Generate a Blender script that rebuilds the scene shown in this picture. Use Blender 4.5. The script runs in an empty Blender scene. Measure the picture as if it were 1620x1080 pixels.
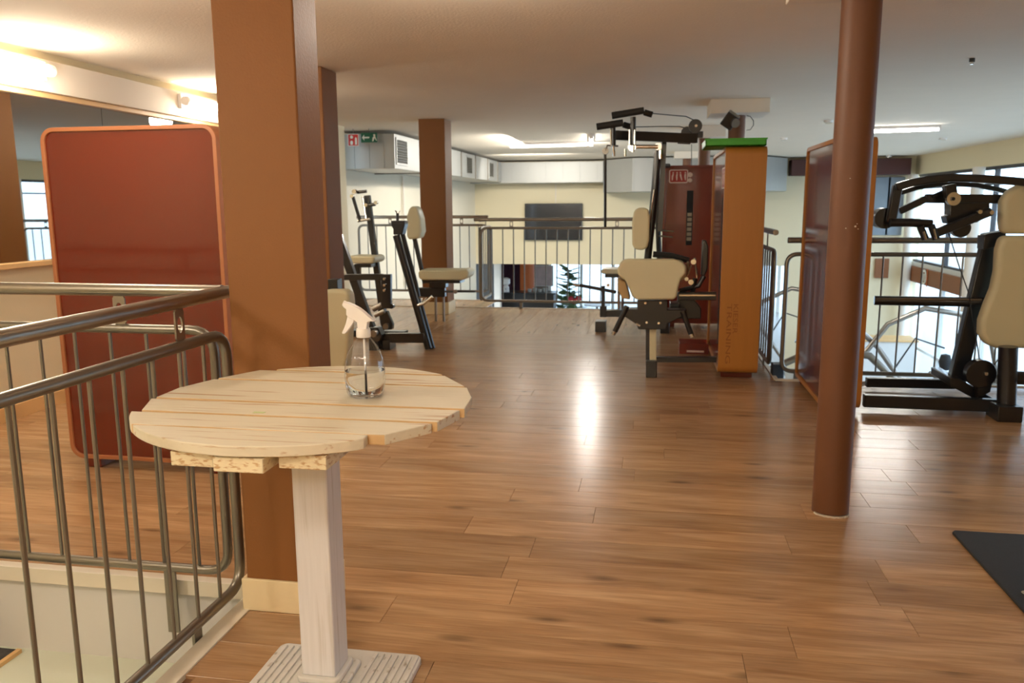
import bpy, bmesh, math, random
from mathutils import Vector, Matrix
random.seed(7)
PI = math.pi
R = math.radians
scene = bpy.context.scene
COL = scene.collection

# ------------------------------------------------------------------ camera
CAM_H, FPX = 1.42, 1283.2
PITCH, YAW, ROLL = R(9.6), R(9.85), R(-0.32)
Fw = Vector((-math.sin(YAW)*math.cos(PITCH), math.cos(YAW)*math.cos(PITCH), -math.sin(PITCH)))
Rt0 = Vector((math.cos(YAW), math.sin(YAW), 0)); Up0 = Rt0.cross(Fw)
Rt = math.cos(ROLL)*Rt0 + math.sin(ROLL)*Up0
Up = -math.sin(ROLL)*Rt0 + math.cos(ROLL)*Up0
cam_data = bpy.data.cameras.new('camera')
cam_data.sensor_width = 36.0
cam_data.lens = FPX/1620*36
cam_data.clip_start = 0.05; cam_data.clip_end = 300
cam = bpy.data.objects.new('camera', cam_data)
cam.matrix_world = Matrix.Translation((0, 0, CAM_H)) @ Matrix((Rt, Up, -Fw)).transposed().to_4x4()
COL.objects.link(cam); scene.camera = cam
cam_data.dof.use_dof = True
cam_data.dof.focus_distance = 2.35
cam_data.dof.aperture_fstop = 6.5

# ------------------------------------------------------------------ world, exposure, lights
scene.view_settings.view_transform = 'Standard'
scene.view_settings.look = 'None'
scene.view_settings.gamma = 1.0
scene.view_settings.use_curve_mapping = False
scene.view_settings.exposure = 0.50
scene.cycles.max_bounces = 7
scene.cycles.diffuse_bounces = 4
scene.cycles.glossy_bounces = 4
scene.cycles.transmission_bounces = 8
scene.cycles.transparent_max_bounces = 16
scene.cycles.sample_clamp_indirect = 6.0
scene.cycles.caustics_reflective = False
scene.cycles.caustics_refractive = False
world = bpy.data.worlds.new('overcast_sky'); scene.world = world
world.use_nodes = True
wb = world.node_tree.nodes['Background']
wb.inputs['Color'].default_value = (0.62, 0.81, 1.0, 1)
wb.inputs['Strength'].default_value = 3.9

def area(name, loc, rot, sx, sy, power, color, portal=False):
    l = bpy.data.lights.new(name, 'AREA'); l.shape = 'RECTANGLE'; l.size = sx; l.size_y = sy
    l.energy = power; l.color = color
    o = bpy.data.objects.new(name, l); o.location = loc; o.rotation_euler = rot
    COL.objects.link(o)
    if portal: l.cycles.is_portal = True
    return o
def omni(name, loc, power, color, r=.12):
    l = bpy.data.lights.new(name, 'POINT'); l.energy = power; l.color = color; l.shadow_soft_size = r
    o = bpy.data.objects.new(name, l); o.location = loc; COL.objects.link(o); return o
WARM = (1.0, 0.89, 0.74); NEUT = (1.0, 0.95, 0.86)
# portals in the glazed right wall (upper and lower storey)
area('window_portal', (6.3, 13.1, 1.05), (0, R(90), 0), 2.2, 15.6, 1, (1, 1, 1), True)
area('window_portal', (6.3, 14.0, -1.65), (0, R(90), 0), 2.5, 14.0, 1, (1, 1, 1), True)
# unseen fill lights added to brighten ceiling and floor; luminaire behind the photographer
omni('unseen_fill_light', (-0.5, -1.3, 2.0), 52, WARM)
omni('unseen_fill_light', (-2.9, 0.6, 2.0), 44, WARM)  # left-front source that throws the handrail shadow
omni('unseen_fill_light', (2.3, -0.6, 2.0), 16, WARM)
omni('unseen_fill_light', (-0.9, 3.6, 2.22), 18, WARM)
omni('unseen_fill_light', (-2.6, 3.2, 2.18), 20, WARM)
area('ceiling_luminaire', (-0.6, -0.6, 2.44), (0, 0, 0), 1.4, 0.3, 24, WARM)
# lamps of the wall washers above the mirror, the far fluorescent battens, and added fills for the far walls
omni('mirror_lamp_light', (-3.95, 4.85, 2.20), 16, WARM, .10)
omni('mirror_lamp_light', (-3.95, 7.10, 2.20), 16, WARM, .10)

area('batten_and_fill_light', (-1.75, 14.6, 2.36), (R(62), 0, 0), 1.5, 0.1, 38, NEUT)  # batten's light tilted to wash the back wall
area('batten_and_fill_light', (-1.05, 13.7, 2.38), (0, 0, 0), 0.1, 1.5, 40, NEUT)
area('batten_and_fill_light', (3.3, 12.7, 2.38), (0, 0, 0), 1.2, 0.1, 60, NEUT)
area('batten_and_fill_light', (-2.6, 17.6, 2.36), (R(50), 0, 0), 1.4, 0.1, 34, NEUT)  # added wash for the back wall, no batten hangs here
area('batten_and_fill_light', (-2.2, 14.0, 2.36), (0, R(58), 0), 0.1, 2.4, 42, NEUT)  # added fill aimed at the far left wall, without a fitting
area('cafe_light', (-3.0, 25.0, -0.08), (0, 0, 0), 3.0, 0.4, 60, NEUT)

# ------------------------------------------------------------------ helpers
def at(x, y, Y):
    d = (x-810)/FPX*Rt - (y-540)/FPX*Up + Fw
    d = d*(Y/d.y); return Vector((d.x, Y, d.z+CAM_H))
def atX(x, y, X):
    d = (x-810)/FPX*Rt - (y-540)/FPX*Up + Fw
    d = d*(X/d.x); return Vector((X, d.y, d.z+CAM_H))
def S(r, g, b):
    f = lambda c: (c/255/12.92) if c/255 <= 0.04045 else ((c/255+0.055)/1.055)**2.4
    return (f(r), f(g), f(b), 1)
def wpos(o):
    p = Vector((0, 0, 0))
    while o: p += o.location; o = o.parent
    return p
def tag(o, label=None, cat=None, group=None, kind=None):
    if label: o['label'] = label
    if cat: o['category'] = cat
    if group: o['group'] = group
    if kind: o['kind'] = kind
    return o
def thing(name, label, cat, loc=(0, 0, 0), group=None):
    o = bpy.data.objects.new(name, None); COL.objects.link(o)
    o.location = loc; o.empty_display_size = 0.1
    return tag(o, label, cat, group)
def obj(name, bm, mat, parent=None, bev=0, seg=2, smooth=True, angle=35):
    bmesh.ops.recalc_face_normals(bm, faces=bm.faces)
    if parent is not None: bmesh.ops.translate(bm, verts=bm.verts, vec=-wpos(parent))
    me = bpy.data.meshes.new(name); bm.to_mesh(me); bm.free()
    mats = mat if isinstance(mat, (list, tuple)) else [mat]
    for m in mats: me.materials.append(m)
    if smooth:
        me.polygons.foreach_set('use_smooth', [True]*len(me.polygons))
        me.set_sharp_from_angle(angle=R(angle))
    o = bpy.data.objects.new(name, me); COL.objects.link(o); o.parent = parent
    if bev:
        m = o.modifiers.new('edge', 'BEVEL'); m.width = bev; m.segments = seg; m.limit_method = 'ANGLE'
        m.angle_limit = R(30)
        if seg > 1: m.harden_normals = False
    return o
def struct(name, bm, mat, parent=None, **k):
    o = obj(name, bm, mat, parent, **k)
    if parent is None: o['kind'] = 'structure'
    return o
def N(): return bmesh.new()
def box(bm, x0, x1, y0, y1, z0, z1):
    v = [bm.verts.new((x, y, z)) for x in (x0, x1) for y in (y0, y1) for z in (z0, z1)]
    for f in ((0,1,3,2),(4,6,7,5),(0,4,5,1),(2,3,7,6),(0,2,6,4),(1,5,7,3)):
        bm.faces.new([v[i] for i in f])
    return bm
def cbox(bm, c, sx, sy, sz, rot=None):
    v = []
    for x in (-.5, .5):
        for y in (-.5, .5):
            for z in (-.5, .5):
                p = Vector((x*sx, y*sy, z*sz))
                if rot: p = rot @ p
                v.append(bm.verts.new(p+Vector(c)))
    for f in ((0,1,3,2),(4,6,7,5),(0,4,5,1),(2,3,7,6),(0,2,6,4),(1,5,7,3)):
        bm.faces.new([v[i] for i in f])
    return bm
def bar(bm, p, q, w, h, up=(0, 1, 0)):
    p, q = Vector(p), Vector(q); d = (q-p); L = d.length; d.normalize()
    u = Vector(up); s = d.cross(u)
    if s.length < 1e-3: u = Vector((1, 0, 0)); s = d.cross(u)
    s.normalize(); u = s.cross(d)
    rot = Matrix((d, s, u)).transposed()
    return cbox(bm, (p+q)/2, L, w, h, rot)      # w across (in picture plane when up=y), h along up
def fillet(pts, r, n=5, closed=False):
    pts = [Vector(p) for p in pts]; out = []
    m = len(pts)
    for i, p in enumerate(pts):
        if not closed and i in (0, m-1): out.append(p); continue
        a, b = pts[i-1]-p, pts[(i+1) % m]-p
        rr = min(r, a.length*.49, b.length*.49)
        A, B = p+a.normalized()*rr, p+b.normalized()*rr
        for k in range(n+1):
            t = k/n; out.append(A*(1-t)**2 + p*2*t*(1-t) + B*t*t)
    return out
def tube(bm, pts, r, n=10, closed=False):
    pts = [Vector(p) for p in pts]; m = len(pts); rings = []
    tang = []
    for i in range(m):
        if closed: t = pts[(i+1) % m]-pts[i-1]
        elif i == 0: t = pts[1]-pts[0]
        elif i == m-1: t = pts[-1]-pts[-2]
        else: t = (pts[i+1]-pts[i]).normalized()+(pts[i]-pts[i-1]).normalized()
        tang.append(t.normalized())
    ref = Vector((0, 0, 1)) if abs(tang[0].z) < .9 else Vector((1, 0, 0))
    u = tang[0].cross(ref).normalized()
    rad = r if isinstance(r, (list, tuple)) else [r]*m
    for i in range(m):
        t = tang[i]; u = (u-t*u.dot(t)).normalized(); w = t.cross(u)
        rings.append([bm.verts.new(pts[i]+(u*math.cos(2*PI*k/n)+w*math.sin(2*PI*k/n))*rad[i]) for k in range(n)])
    for i in range(m if closed else m-1):
        a, b = rings[i], rings[(i+1) % m]
        for k in range(n): bm.faces.new((a[k], a[(k+1) % n], b[(k+1) % n], b[k]))
    if not closed:
        bm.faces.new(rings[0]); bm.faces.new(rings[-1])
    return bm
def cyl(bm, p, q, r, n=16): return tube(bm, [p, q], r, n)
def prism(bm, pts, ext):
    e = Vector(ext); a = [bm.verts.new(Vector(p)) for p in pts]; b = [bm.verts.new(Vector(p)+e) for p in pts]
    m = len(a); bm.faces.new(a); bm.faces.new(b[::-1])
    for i in range(m): bm.faces.new((a[i], b[i], b[(i+1) % m], a[(i+1) % m]))
    return bm
def lathe(bm, prof, c, n=28):
    c = Vector(c); rings = []
    for r, z in prof:
        if r < 1e-5: rings.append([bm.verts.new(c+Vector((0, 0, z)))]); continue
        rings.append([bm.verts.new(c+Vector((r*math.cos(2*PI*k/n), r*math.sin(2*PI*k/n), z))) for k in range(n)])
    for a, b in zip(rings, rings[1:]):
        for k in range(n):
            k2 = (k+1) % n
            if len(a) == 1 and len(b) == 1: continue
            if len(a) == 1: bm.faces.new((a[0], b[k], b[k2]))
            elif len(b) == 1: bm.faces.new((a[k], a[k2], b[0]))
            else: bm.faces.new((a[k], a[k2], b[k2], b[k]))
    return bm
def ball(bm, c, r, n=14):
    return lathe(bm, [(r*math.sin(PI*k/8), -r*math.cos(PI*k/8)) for k in range(9)], c, n)
def rrect(w, h, r, n=6):
    out = []
    for cx, cy, a0 in ((w/2-r, h/2-r, 0), (-w/2+r, h/2-r, 90), (-w/2+r, -h/2+r, 180), (w/2-r, -h/2+r, 270)):
        for k in range(n+1):
            a = R(a0+90*k/n); out.append((cx+r*math.cos(a), cy+r*math.sin(a)))
    return out
def ring(bm, outer, inner, place, ext):
    """frame between two outlines of equal count; place maps 2-D to 3-D, ext the extrusion vector"""
    e = Vector(ext); n = len(outer)
    A = [bm.verts.new(place(*p)) for p in outer]; B = [bm.verts.new(place(*p)) for p in inner]
    C = [bm.verts.new(place(*p)+e) for p in outer]; D = [bm.verts.new(place(*p)+e) for p in inner]
    for i in range(n):
        j = (i+1) % n
        for q in ((A[i], A[j], B[j], B[i]), (C[i], D[i], D[j], C[j]), (A[i], C[i], C[j], A[j]), (B[i], B[j], D[j], D[i])):
            bm.faces.new(q)
    return bm
def px(pts, Y): return [at(x, y, Y) for x, y in pts]

# ------------------------------------------------------------------ materials
def newmat(name):
    m = bpy.data.materials.new(name); m.use_nodes = True
    nt = m.node_tree; b = nt.nodes['Principled BSDF']
    return m, nt, b
def mat(name, col, rough=.5, metal=0, noise=0, scale=8, bump=0, bscale=200, stretch=(1, 1, 1), coat=0, spec=.5):
    m, nt, b = newmat(name)
    b.inputs['Base Color'].default_value = col
    b.inputs['Roughness'].default_value = rough
    b.inputs['Metallic'].default_value = metal
    b.inputs['Coat Weight'].default_value = coat
    b.inputs['Coat Roughness'].default_value = .06
    b.inputs['Specular IOR Level'].default_value = spec
    tc = nt.nodes.new('ShaderNodeTexCoord'); mp = nt.nodes.new('ShaderNodeMapping')
    mp.inputs['Scale'].default_value = stretch
    nt.links.new(tc.outputs['Object'], mp.inputs['Vector'])
    if noise:
        n = nt.nodes.new('ShaderNodeTexNoise'); n.inputs['Scale'].default_value = scale
        n.inputs['Detail'].default_value = 5
        nt.links.new(mp.outputs[0], n.inputs['Vector'])
        mx = nt.nodes.new('ShaderNodeMix'); mx.data_type = 'RGBA'
        mx.inputs['A'].default_value = tuple(c*(1-noise) for c in col[:3])+(1,)
        mx.inputs['B'].default_value = tuple(min(1, c*(1+noise)) for c in col[:3])+(1,)
        nt.links.new(n.outputs['Fac'], mx.inputs['Factor'])
        nt.links.new(mx.outputs['Result'], b.inputs['Base Color'])
    if bump:
        n2 = nt.nodes.new('ShaderNodeTexNoise'); n2.inputs['Scale'].default_value = bscale
        n2.inputs['Detail'].default_value = 3
        nt.links.new(mp.outputs[0], n2.inputs['Vector'])
        bp = nt.nodes.new('ShaderNodeBump'); bp.inputs['Strength'].default_value = bump
        bp.inputs['Distance'].default_value = .004
        nt.links.new(n2.outputs['Fac'], bp.inputs['Height'])
        nt.links.new(bp.outputs[0], b.inputs['Normal'])
    return m
def emis(name, col, st):
    m, nt, b = newmat(name)
    b.inputs['Base Color'].default_value = col
    b.inputs['Emission Color'].default_value = col
    b.inputs['Emission Strength'].default_value = st
    return m
def wood_floor():
    m, nt, b = newmat('oak_laminate'); L = nt.links.new; nn = nt.nodes.new
    geo = nn('ShaderNodeNewGeometry'); oi = nn('ShaderNodeObjectInfo')
    off = nn('ShaderNodeVectorMath'); off.operation = 'SCALE'; off.inputs[0].default_value = (37, 53, 11)
    L(oi.outputs['Random'], off.inputs['Scale'])
    tc = nn('ShaderNodeTexCoord')
    ad = nn('ShaderNodeVectorMath'); ad.operation = 'ADD'; L(tc.outputs['Object'], ad.inputs[0]); L(off.outputs[0], ad.inputs[1])
    mp = nn('ShaderNodeMapping'); mp.inputs['Scale'].default_value = (1.1, 9, 9); L(ad.outputs[0], mp.inputs['Vector'])
    n1 = nn('ShaderNodeTexNoise'); n1.inputs['Scale'].default_value = 1.6; n1.inputs['Detail'].default_value = 6
    n1.inputs['Distortion'].default_value = .8; L(mp.outputs[0], n1.inputs['Vector'])
    mp2 = nn('ShaderNodeMapping'); mp2.inputs['Scale'].default_value = (3, 60, 60); L(ad.outputs[0], mp2.inputs['Vector'])
    n2 = nn('ShaderNodeTexNoise'); n2.inputs['Scale'].default_value = 2; n2.inputs['Detail'].default_value = 4; L(mp2.outputs[0], n2.inputs['Vector'])
    cr = nn('ShaderNodeValToRGB'); e = cr.color_ramp.elements
    e[0].position = .25; e[0].color = S(160, 120, 84); e[1].position = .75; e[1].color = S(202, 164, 124)
    x = cr.color_ramp.elements.new(.5); x.color = S(182, 142, 103)
    L(n1.outputs['Fac'], cr.inputs['Fac'])
    m1 = nn('ShaderNodeMix'); m1.data_type = 'RGBA'; m1.blend_type = 'MULTIPLY'
    r2 = nn('ShaderNodeMapRange'); r2.inputs['From Min'].default_value = .3; r2.inputs['From Max'].default_value = .7
    r2.inputs['To Min'].default_value = .82; r2.inputs['To Max'].default_value = 1.08; L(n2.outputs['Fac'], r2.inputs['Value'])
    cmb = nn('ShaderNodeCombineColor'); [L(r2.outputs[0], cmb.inputs[i]) for i in range(3)]
    m1.inputs['Factor'].default_value = 1; L(cr.outputs[0], m1.inputs['A']); L(cmb.outputs[0], m1.inputs['B'])
    # knots
    mp3 = nn('ShaderNodeMapping'); mp3.inputs['Scale'].default_value = (1.8, 5.5, 5.5); L(ad.outputs[0], mp3.inputs['Vector'])
    vo = nn('ShaderNodeTexVoronoi'); vo.inputs['Scale'].default_value = 1.0; L(mp3.outputs[0], vo.inputs['Vector'])
    kr = nn('ShaderNodeMapRange'); kr.inputs['From Min'].default_value = .03; kr.inputs['From Max'].default_value = .16
    kr.inputs['To Min'].default_value = .5; kr.inputs['To Max'].default_value = 1; L(vo.outputs['Distance'], kr.inputs['Value'])
    pr = nn('ShaderNodeMapRange'); pr.inputs['To Min'].default_value = .84; pr.inputs['To Max'].default_value = 1.14; L(oi.outputs['Random'], pr.inputs['Value'])
    ml = nn('ShaderNodeMath'); ml.operation = 'MULTIPLY'; L(kr.outputs[0], ml.inputs[0]); L(pr.outputs[0], ml.inputs[1])
    c2 = nn('ShaderNodeCombineColor'); [L(ml.outputs[0], c2.inputs[i]) for i in range(3)]
    m2 = nn('ShaderNodeMix'); m2.data_type = 'RGBA'; m2.blend_type = 'MULTIPLY'; m2.inputs['Factor'].default_value = 1
    L(m1.outputs['Result'], m2.inputs['A']); L(c2.outputs[0], m2.inputs['B'])
    L(m2.outputs['Result'], b.inputs['Base Color'])
    b.inputs['Roughness'].default_value = .24
    bp = nn('ShaderNodeBump'); bp.inputs['Strength'].default_value = .12; bp.inputs['Distance'].default_value = .001
    L(n2.outputs['Fac'], bp.inputs['Height']); L(bp.outputs[0], b.inputs['Normal'])
    return m
def painted_board(name, paint, bare, amount=.58, edge=.04, stretch=(2, 22, 22)):
    """worn paint over bare wood"""
    m, nt, b = newmat(name); L = nt.links.new; nn = nt.nodes.new
    tc = nn('ShaderNodeTexCoord'); oi = nn('ShaderNodeObjectInfo')
    off = nn('ShaderNodeVectorMath'); off.operation = 'SCALE'; off.inputs[0].default_value = (13, 31, 7); L(oi.outputs['Random'], off.inputs['Scale'])
    ad = nn('ShaderNodeVectorMath'); ad.operation = 'ADD'; L(tc.outputs['Object'], ad.inputs[0]); L(off.outputs[0], ad.inputs[1])
    mp = nn('ShaderNodeMapping'); mp.inputs['Scale'].default_value = stretch; L(ad.outputs[0], mp.inputs['Vector'])
    n = nn('ShaderNodeTexNoise'); n.inputs['Scale'].default_value = 2.5; n.inputs['Detail'].default_value = 8; L(mp.outputs[0], n.inputs['Vector'])
    cr = nn('ShaderNodeValToRGB'); e = cr.color_ramp.elements
    e[0].position = amount; e[0].color = (0, 0, 0, 1); e[1].position = amount+edge; e[1].color = (1, 1, 1, 1)
    L(n.outputs['Fac'], cr.inputs['Fac'])
    n3 = nn('ShaderNodeTexNoise'); n3.inputs['Scale'].default_value = 4; L(mp.outputs[0], n3.inputs['Vector'])
    t = nn('ShaderNodeMix'); t.data_type = 'RGBA'; L(n3.outputs['Fac'], t.inputs['Factor'])
    t.inputs['A'].default_value = tuple(c*.86 for c in paint[:3])+(1,); t.inputs['B'].default_value = paint
    mx = nn('ShaderNodeMix'); mx.data_type = 'RGBA'; L(cr.outputs[0], mx.inputs['Factor']); L(t.outputs['Result'], mx.inputs['A'])
    mx.inputs['B'].default_value = bare; L(mx.outputs['Result'], b.inputs['Base Color'])
    b.inputs['Roughness'].default_value = .5
    bp = nn('ShaderNodeBump'); bp.inputs['Strength'].default_value = .35; bp.inputs['Distance'].default_value = .002
    L(n.outputs['Fac'], bp.inputs['Height']); L(bp.outputs[0], b.inputs['Normal'])
    return m
def thin_glass(name, tint=(1, 1, 1, 1), refl=.08):
    m, nt, b = newmat(name); nt.nodes.remove(b); nn = nt.nodes.new; L = nt.links.new
    tr = nn('ShaderNodeBsdfTransparent'); tr.inputs[0].default_value = tint
    gl = nn('ShaderNodeBsdfGlossy'); gl.inputs['Roughness'].default_value = .02
    lw = nn('ShaderNodeLayerWeight'); lw.inputs['Blend'].default_value = .5
    pw = nn('ShaderNodeMath'); pw.operation = 'POWER'; pw.inputs[1].default_value = 4; L(lw.outputs['Facing'], pw.inputs[0])
    fr = nn('ShaderNodeMapRange'); fr.inputs['To Min'].default_value = .04; fr.inputs['To Max'].default_value = refl*6 if refl < .1 else .85; L(pw.outputs[0], fr.inputs['Value'])
    mx = nn('ShaderNodeMixShader'); L(fr.outputs[0], mx.inputs[0]); L(tr.outputs[0], mx.inputs[1]); L(gl.outputs[0], mx.inputs[2])
    L(mx.outputs[0], nt.nodes['Material Output'].inputs['Surface']); return m
M = {}
M['floor'] = wood_floor()
M['slab'] = mat('screed', S(120, 84, 58), .7)
M['ceiling'] = mat('plaster_ceiling', S(238, 226, 208), .9, noise=.03, scale=3, bump=.6, bscale=55)
M['wall'] = mat('cream_wall', S(232, 218, 184), .85, noise=.02, scale=2, bump=.2, bscale=90)
M['white_wall'] = mat('white_wall', S(230, 220, 198), .85, noise=.02, scale=2)
M['grey_wall'] = mat('grey_stair_wall', S(212, 208, 204), .8, noise=.03, scale=3)
M['landing'] = mat('pale_landing', S(216, 220, 204), .45, noise=.05, scale=3)
M['edge'] = mat('white_edge_strip', S(226, 216, 198), .5, noise=.04, scale=9)
M['brown'] = mat('brown_pillar_paint', S(134, 85, 37), .6, noise=.05, scale=2.5, bump=.25, bscale=120)
M['brown_round'] = mat('brown_column_paint', S(110, 70, 44), .5, noise=.06, scale=4, bump=.15, bscale=60)
M['chip'] = mat('paint_chip', S(215, 205, 190), .8)
M['cream_base'] = mat('cream_baseboard', S(240, 220, 178), .45, noise=.04, scale=6)
M['steel'] = mat('brushed_steel', S(150, 143, 134), .32, metal=1, noise=.06, scale=5, bump=.05, bscale=300, stretch=(1, 1, 1))
M['steel_dark'] = mat('grey_metallic_paint', S(132, 126, 116), .34, metal=.8, noise=.05, scale=6)
M['black'] = mat('black_powder_coat', S(26, 27, 30), .28, noise=.1, scale=5, coat=.3)
M['rubber'] = mat('black_rubber', S(30, 30, 32), .7, noise=.1, scale=12)
M['chrome'] = mat('chrome', S(225, 222, 215), .12, metal=1, noise=.02, scale=5)
M['vinyl'] = mat('cream_vinyl', S(222, 216, 182), .42, noise=.03, scale=5, bump=.06, bscale=400)
M['vinyl_shade'] = mat('shaded_vinyl', S(190, 160, 112), .5, noise=.05, scale=5)  # cream vinyl with the side cushion's shading put into the colour
M['red'] = mat('red_laminate', S(104, 30, 12), .16, noise=.04, scale=1.5, coat=.4)
M['darkred'] = mat('dark_red_laminate', S(122, 40, 28), .22, noise=.05, scale=2, coat=.3)
M['rim'] = mat('red_stained_rim', S(168, 106, 68), .4, noise=.06, scale=6, stretch=(1, 1, .2))
M['beech'] = mat('amber_plywood', S(182, 122, 52), .42, noise=.10, scale=5, stretch=(6, 6, .5), bump=.06, bscale=40)
M['beech_edge'] = mat('amber_plywood_edge', S(206, 142, 70), .45, noise=.08, scale=8)
M['engrave'] = mat('engraved_wood', S(150, 92, 40), .6)
M['green'] = mat('green_plastic', S(64, 170, 40), .35, noise=.04, scale=6)
M['plate'] = mat('sticker_red', S(166, 40, 34), .4)
M['white'] = mat('white_print', S(232, 214, 206), .5)
M['white_plastic'] = mat('white_plastic', S(244, 238, 234), .35)
M['galv'] = mat('galvanised_sheet', S(178, 178, 174), .45, metal=.35, noise=.07, scale=2.2, stretch=(1, 1, .3))
M['galv_dark'] = mat('grille_dark', S(70, 72, 68), .6)
M['mirror'] = mat('mirror_glass', S(205, 208, 206), .015, metal=1)
M['trimwood'] = mat('light_wood_trim', S(226, 184, 126), .45, noise=.08, scale=6, stretch=(1, .2, 1))
M['tv'] = mat('tv_black', S(24, 26, 30), .25, coat=.3)
M['glass'] = thin_glass('window_glass', (.93, .97, 1, 1))
M['frame_white'] = mat('white_window_frame', S(226, 226, 222), .5)
M['frame_dark'] = mat('dark_window_frame', S(66, 64, 66), .5)
M['band'] = mat('brown_fascia_band', S(140, 88, 52), .6, noise=.04, scale=3)
M['orange'] = mat('orange_paint', S(200, 104, 48), .6)
M['purple'] = mat('purple_curtain', S(112, 70, 88), .8, noise=.1, scale=9)
M['dark'] = mat('dark_counter', S(38, 34, 32), .35)
M['leaf'] = mat('plant_leaf', S(96, 132, 82), .5, noise=.25, scale=12)
M['terracotta'] = mat('plant_pot', S(150, 80, 52), .7)
M['tile'] = mat('lower_floor_tile', S(168, 164, 160), .35, noise=.05, scale=1.2)
M['flower'] = mat('flower_red', S(180, 44, 52), .6)
M['signred'] = mat('sign_red', S(206, 48, 40), .5)
M['signgreen'] = mat('sign_green', S(20, 96, 70), .5)
M['signwhite'] = mat('sign_white', S(235, 235, 225), .5)
M['mat'] = mat('black_gym_mat', S(40, 42, 45), .75, noise=.15, scale=30, bump=.3, bscale=250)
M['speckle'] = mat('speckled_doormat', S(60, 60, 62), .9, noise=.95, scale=38)
M['tube_lamp'] = emis('fluorescent_tube', (1, .96, .90, 1), 26)
M['dim_tube'] = emis('dim_fluorescent_tube', (1, .96, .90, 1), 9)
M['warm_lamp'] = emis('warm_lamp', (1, .86, .64, 1), 42)
M['cap'] = mat('capital_white', S(232, 222, 208), .7)
M['board'] = painted_board('worn_cream_board', S(226, 216, 192), S(182, 142, 98), .60, .10, (1.2, 26, 26))
M['bare'] = mat('bare_pine_edge', S(204, 170, 122), .7, noise=.15, scale=30)
M['batten'] = painted_board('chipped_cream_batten', S(240, 226, 190), S(196, 158, 110), .52, .12, (22, 22, 60))
M['post'] = painted_board('whitewashed_post', S(232, 230, 232), S(188, 182, 174), .56, .25, (30, 30, 1.2))
M['iron'] = painted_board('whitewashed_iron', S(220, 216, 210), S(150, 136, 116), .60, .12, (9, 9, 9))
M['bluebox'] = mat('dark_blue_plastic', S(34, 52, 72), .5)
M['soffit'] = mat('dark_soffit', S(74, 34, 28), .5)
M['greypanel'] = mat('blue_grey_panel', S(132, 142, 150), .5, noise=.04, scale=1)
mg, nt, b = newmat('clear_bottle_plastic')
b.inputs['Base Color'].default_value = (1, 1, 1, 1); b.inputs['Roughness'].default_value = .03
b.inputs['Transmission Weight'].default_value = 1; b.inputs['IOR'].default_value = 1.32
M['bottle'] = thin_glass('clear_bottle', (.97, .98, .99, 1), .2)
mw, nt, b = newmat('water')
b.inputs['Base Color'].default_value = (.97, .99, 1, 1); b.inputs['Roughness'].default_value = 0
b.inputs['Transmission Weight'].default_value = 1; b.inputs['IOR'].default_value = 1.2
M['water'] = mw

ZC = 2.49      # ceiling
YB = 21.0      # back wall
ZL = -2.7      # lower storey floor
YE, YE2 = 6.72, 11.0   # edges of the gallery
# ------------------------------------------------------------------ floor
bm = N()
box(bm, -4.6, -1.40, 2.70, YE, -.26, -.012)
box(bm, -1.40, 6.1, -3, YE, -.26, -.012)
box(bm, -4.6, 1.0, YE, YE2, -.26, -.012)
box(bm, -4.6, -2.36, YE2, 11.85, -.26, -.012)
floor = struct('floor', bm, M['slab'])
W = .2; LP = 1.38
def plank_mesh(L, w):
    bm = N(); box(bm, -L/2, L/2, -w/2, w/2, -.012, 0)
    me = bpy.data.meshes.new('plank'); bmesh.ops.recalc_face_normals(bm, faces=bm.faces)
    bmesh.ops.bevel(bm, geom=[e for e in bm.edges if all(v.co.z > -.001 for v in e.verts)], offset=.0009, segments=1, affect='EDGES')
    bm.to_mesh(me); bm.free(); me.materials.append(M['floor']); return me
mcache = {}
def plank(x0, x1, yc, w=W, rot=0):
    L = round(x1-x0-.0012, 4); key = (L, w)
    if L < .05: return
    if key not in mcache: mcache[key] = plank_mesh(L, w-.0012)
    o = bpy.data.objects.new('plank', mcache[key]); COL.objects.link(o); o.parent = floor
    if rot: o.location = (yc, (x0+x1)/2, 0); o.rotation_euler = (0, 0, PI/2)
    else: o.location = ((x0+x1)/2, yc, 0)
offs = [(.0), (.62), (.31), (1.05), (.48), (.86), (.17)]
first_row = 1.48+W/2
rows = 27
stuff_bm = N()
for r in range(-22, 37):
    y0 = 1.48+r*W; yc = y0+W/2
    if y0 < -3 or y0+W > 8.9: continue
    xl = -4.25 if y0 > 2.66 else -1.40
    xr = 6.1 if y0+W <= YE+.01 else 1.0
    ww = W
    if y0 < 2.70 < y0+W: xl = -1.40
    x = -12+offs[(r*3) % 7]+.41*(r % 3)
    while x < xr:
        a, b2 = max(x, xl), min(x+LP, xr); x += LP
        if b2-a < .03: continue
        # the planks the camera sees closely are parts, the others are joined
        vis = 1.3 < yc < YE and b2 > -4.3 and a < yc*.5+.35
        if vis: plank(a, b2, yc)
        else: box(stuff_bm, a+.0006, b2-.0006, y0+.0006, y0+W-.0006, -.012, 0)
o = obj('plank_field', stuff_bm, M['floor'], floor, smooth=False); o['kind'] = 'stuff'
bm = N()   # sliver between stair well edge and first full row
box(bm, -4.25, -1.40, 2.70, 2.88, -.012, 0); obj('plank', bm, M['floor'], floor, smooth=False)
yy = 1.48+37*W
while yy+W > 8.9: yy -= W
Y0F = yy+.0
# far strip: boards laid lengthwise
xs = -4.25; k = 0
while xs < 1.0-.02:
    w = min(.197, 1.0-xs)
    plank(Y0F if False else 8.88, 10.98, xs+w/2, w, 1)
    if xs < -2.4: plank(10.985, 11.82, xs+w/2, w, 1)
    xs += .197; k += 1

LZ = at(140, 1035, 2.69).z
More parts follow.
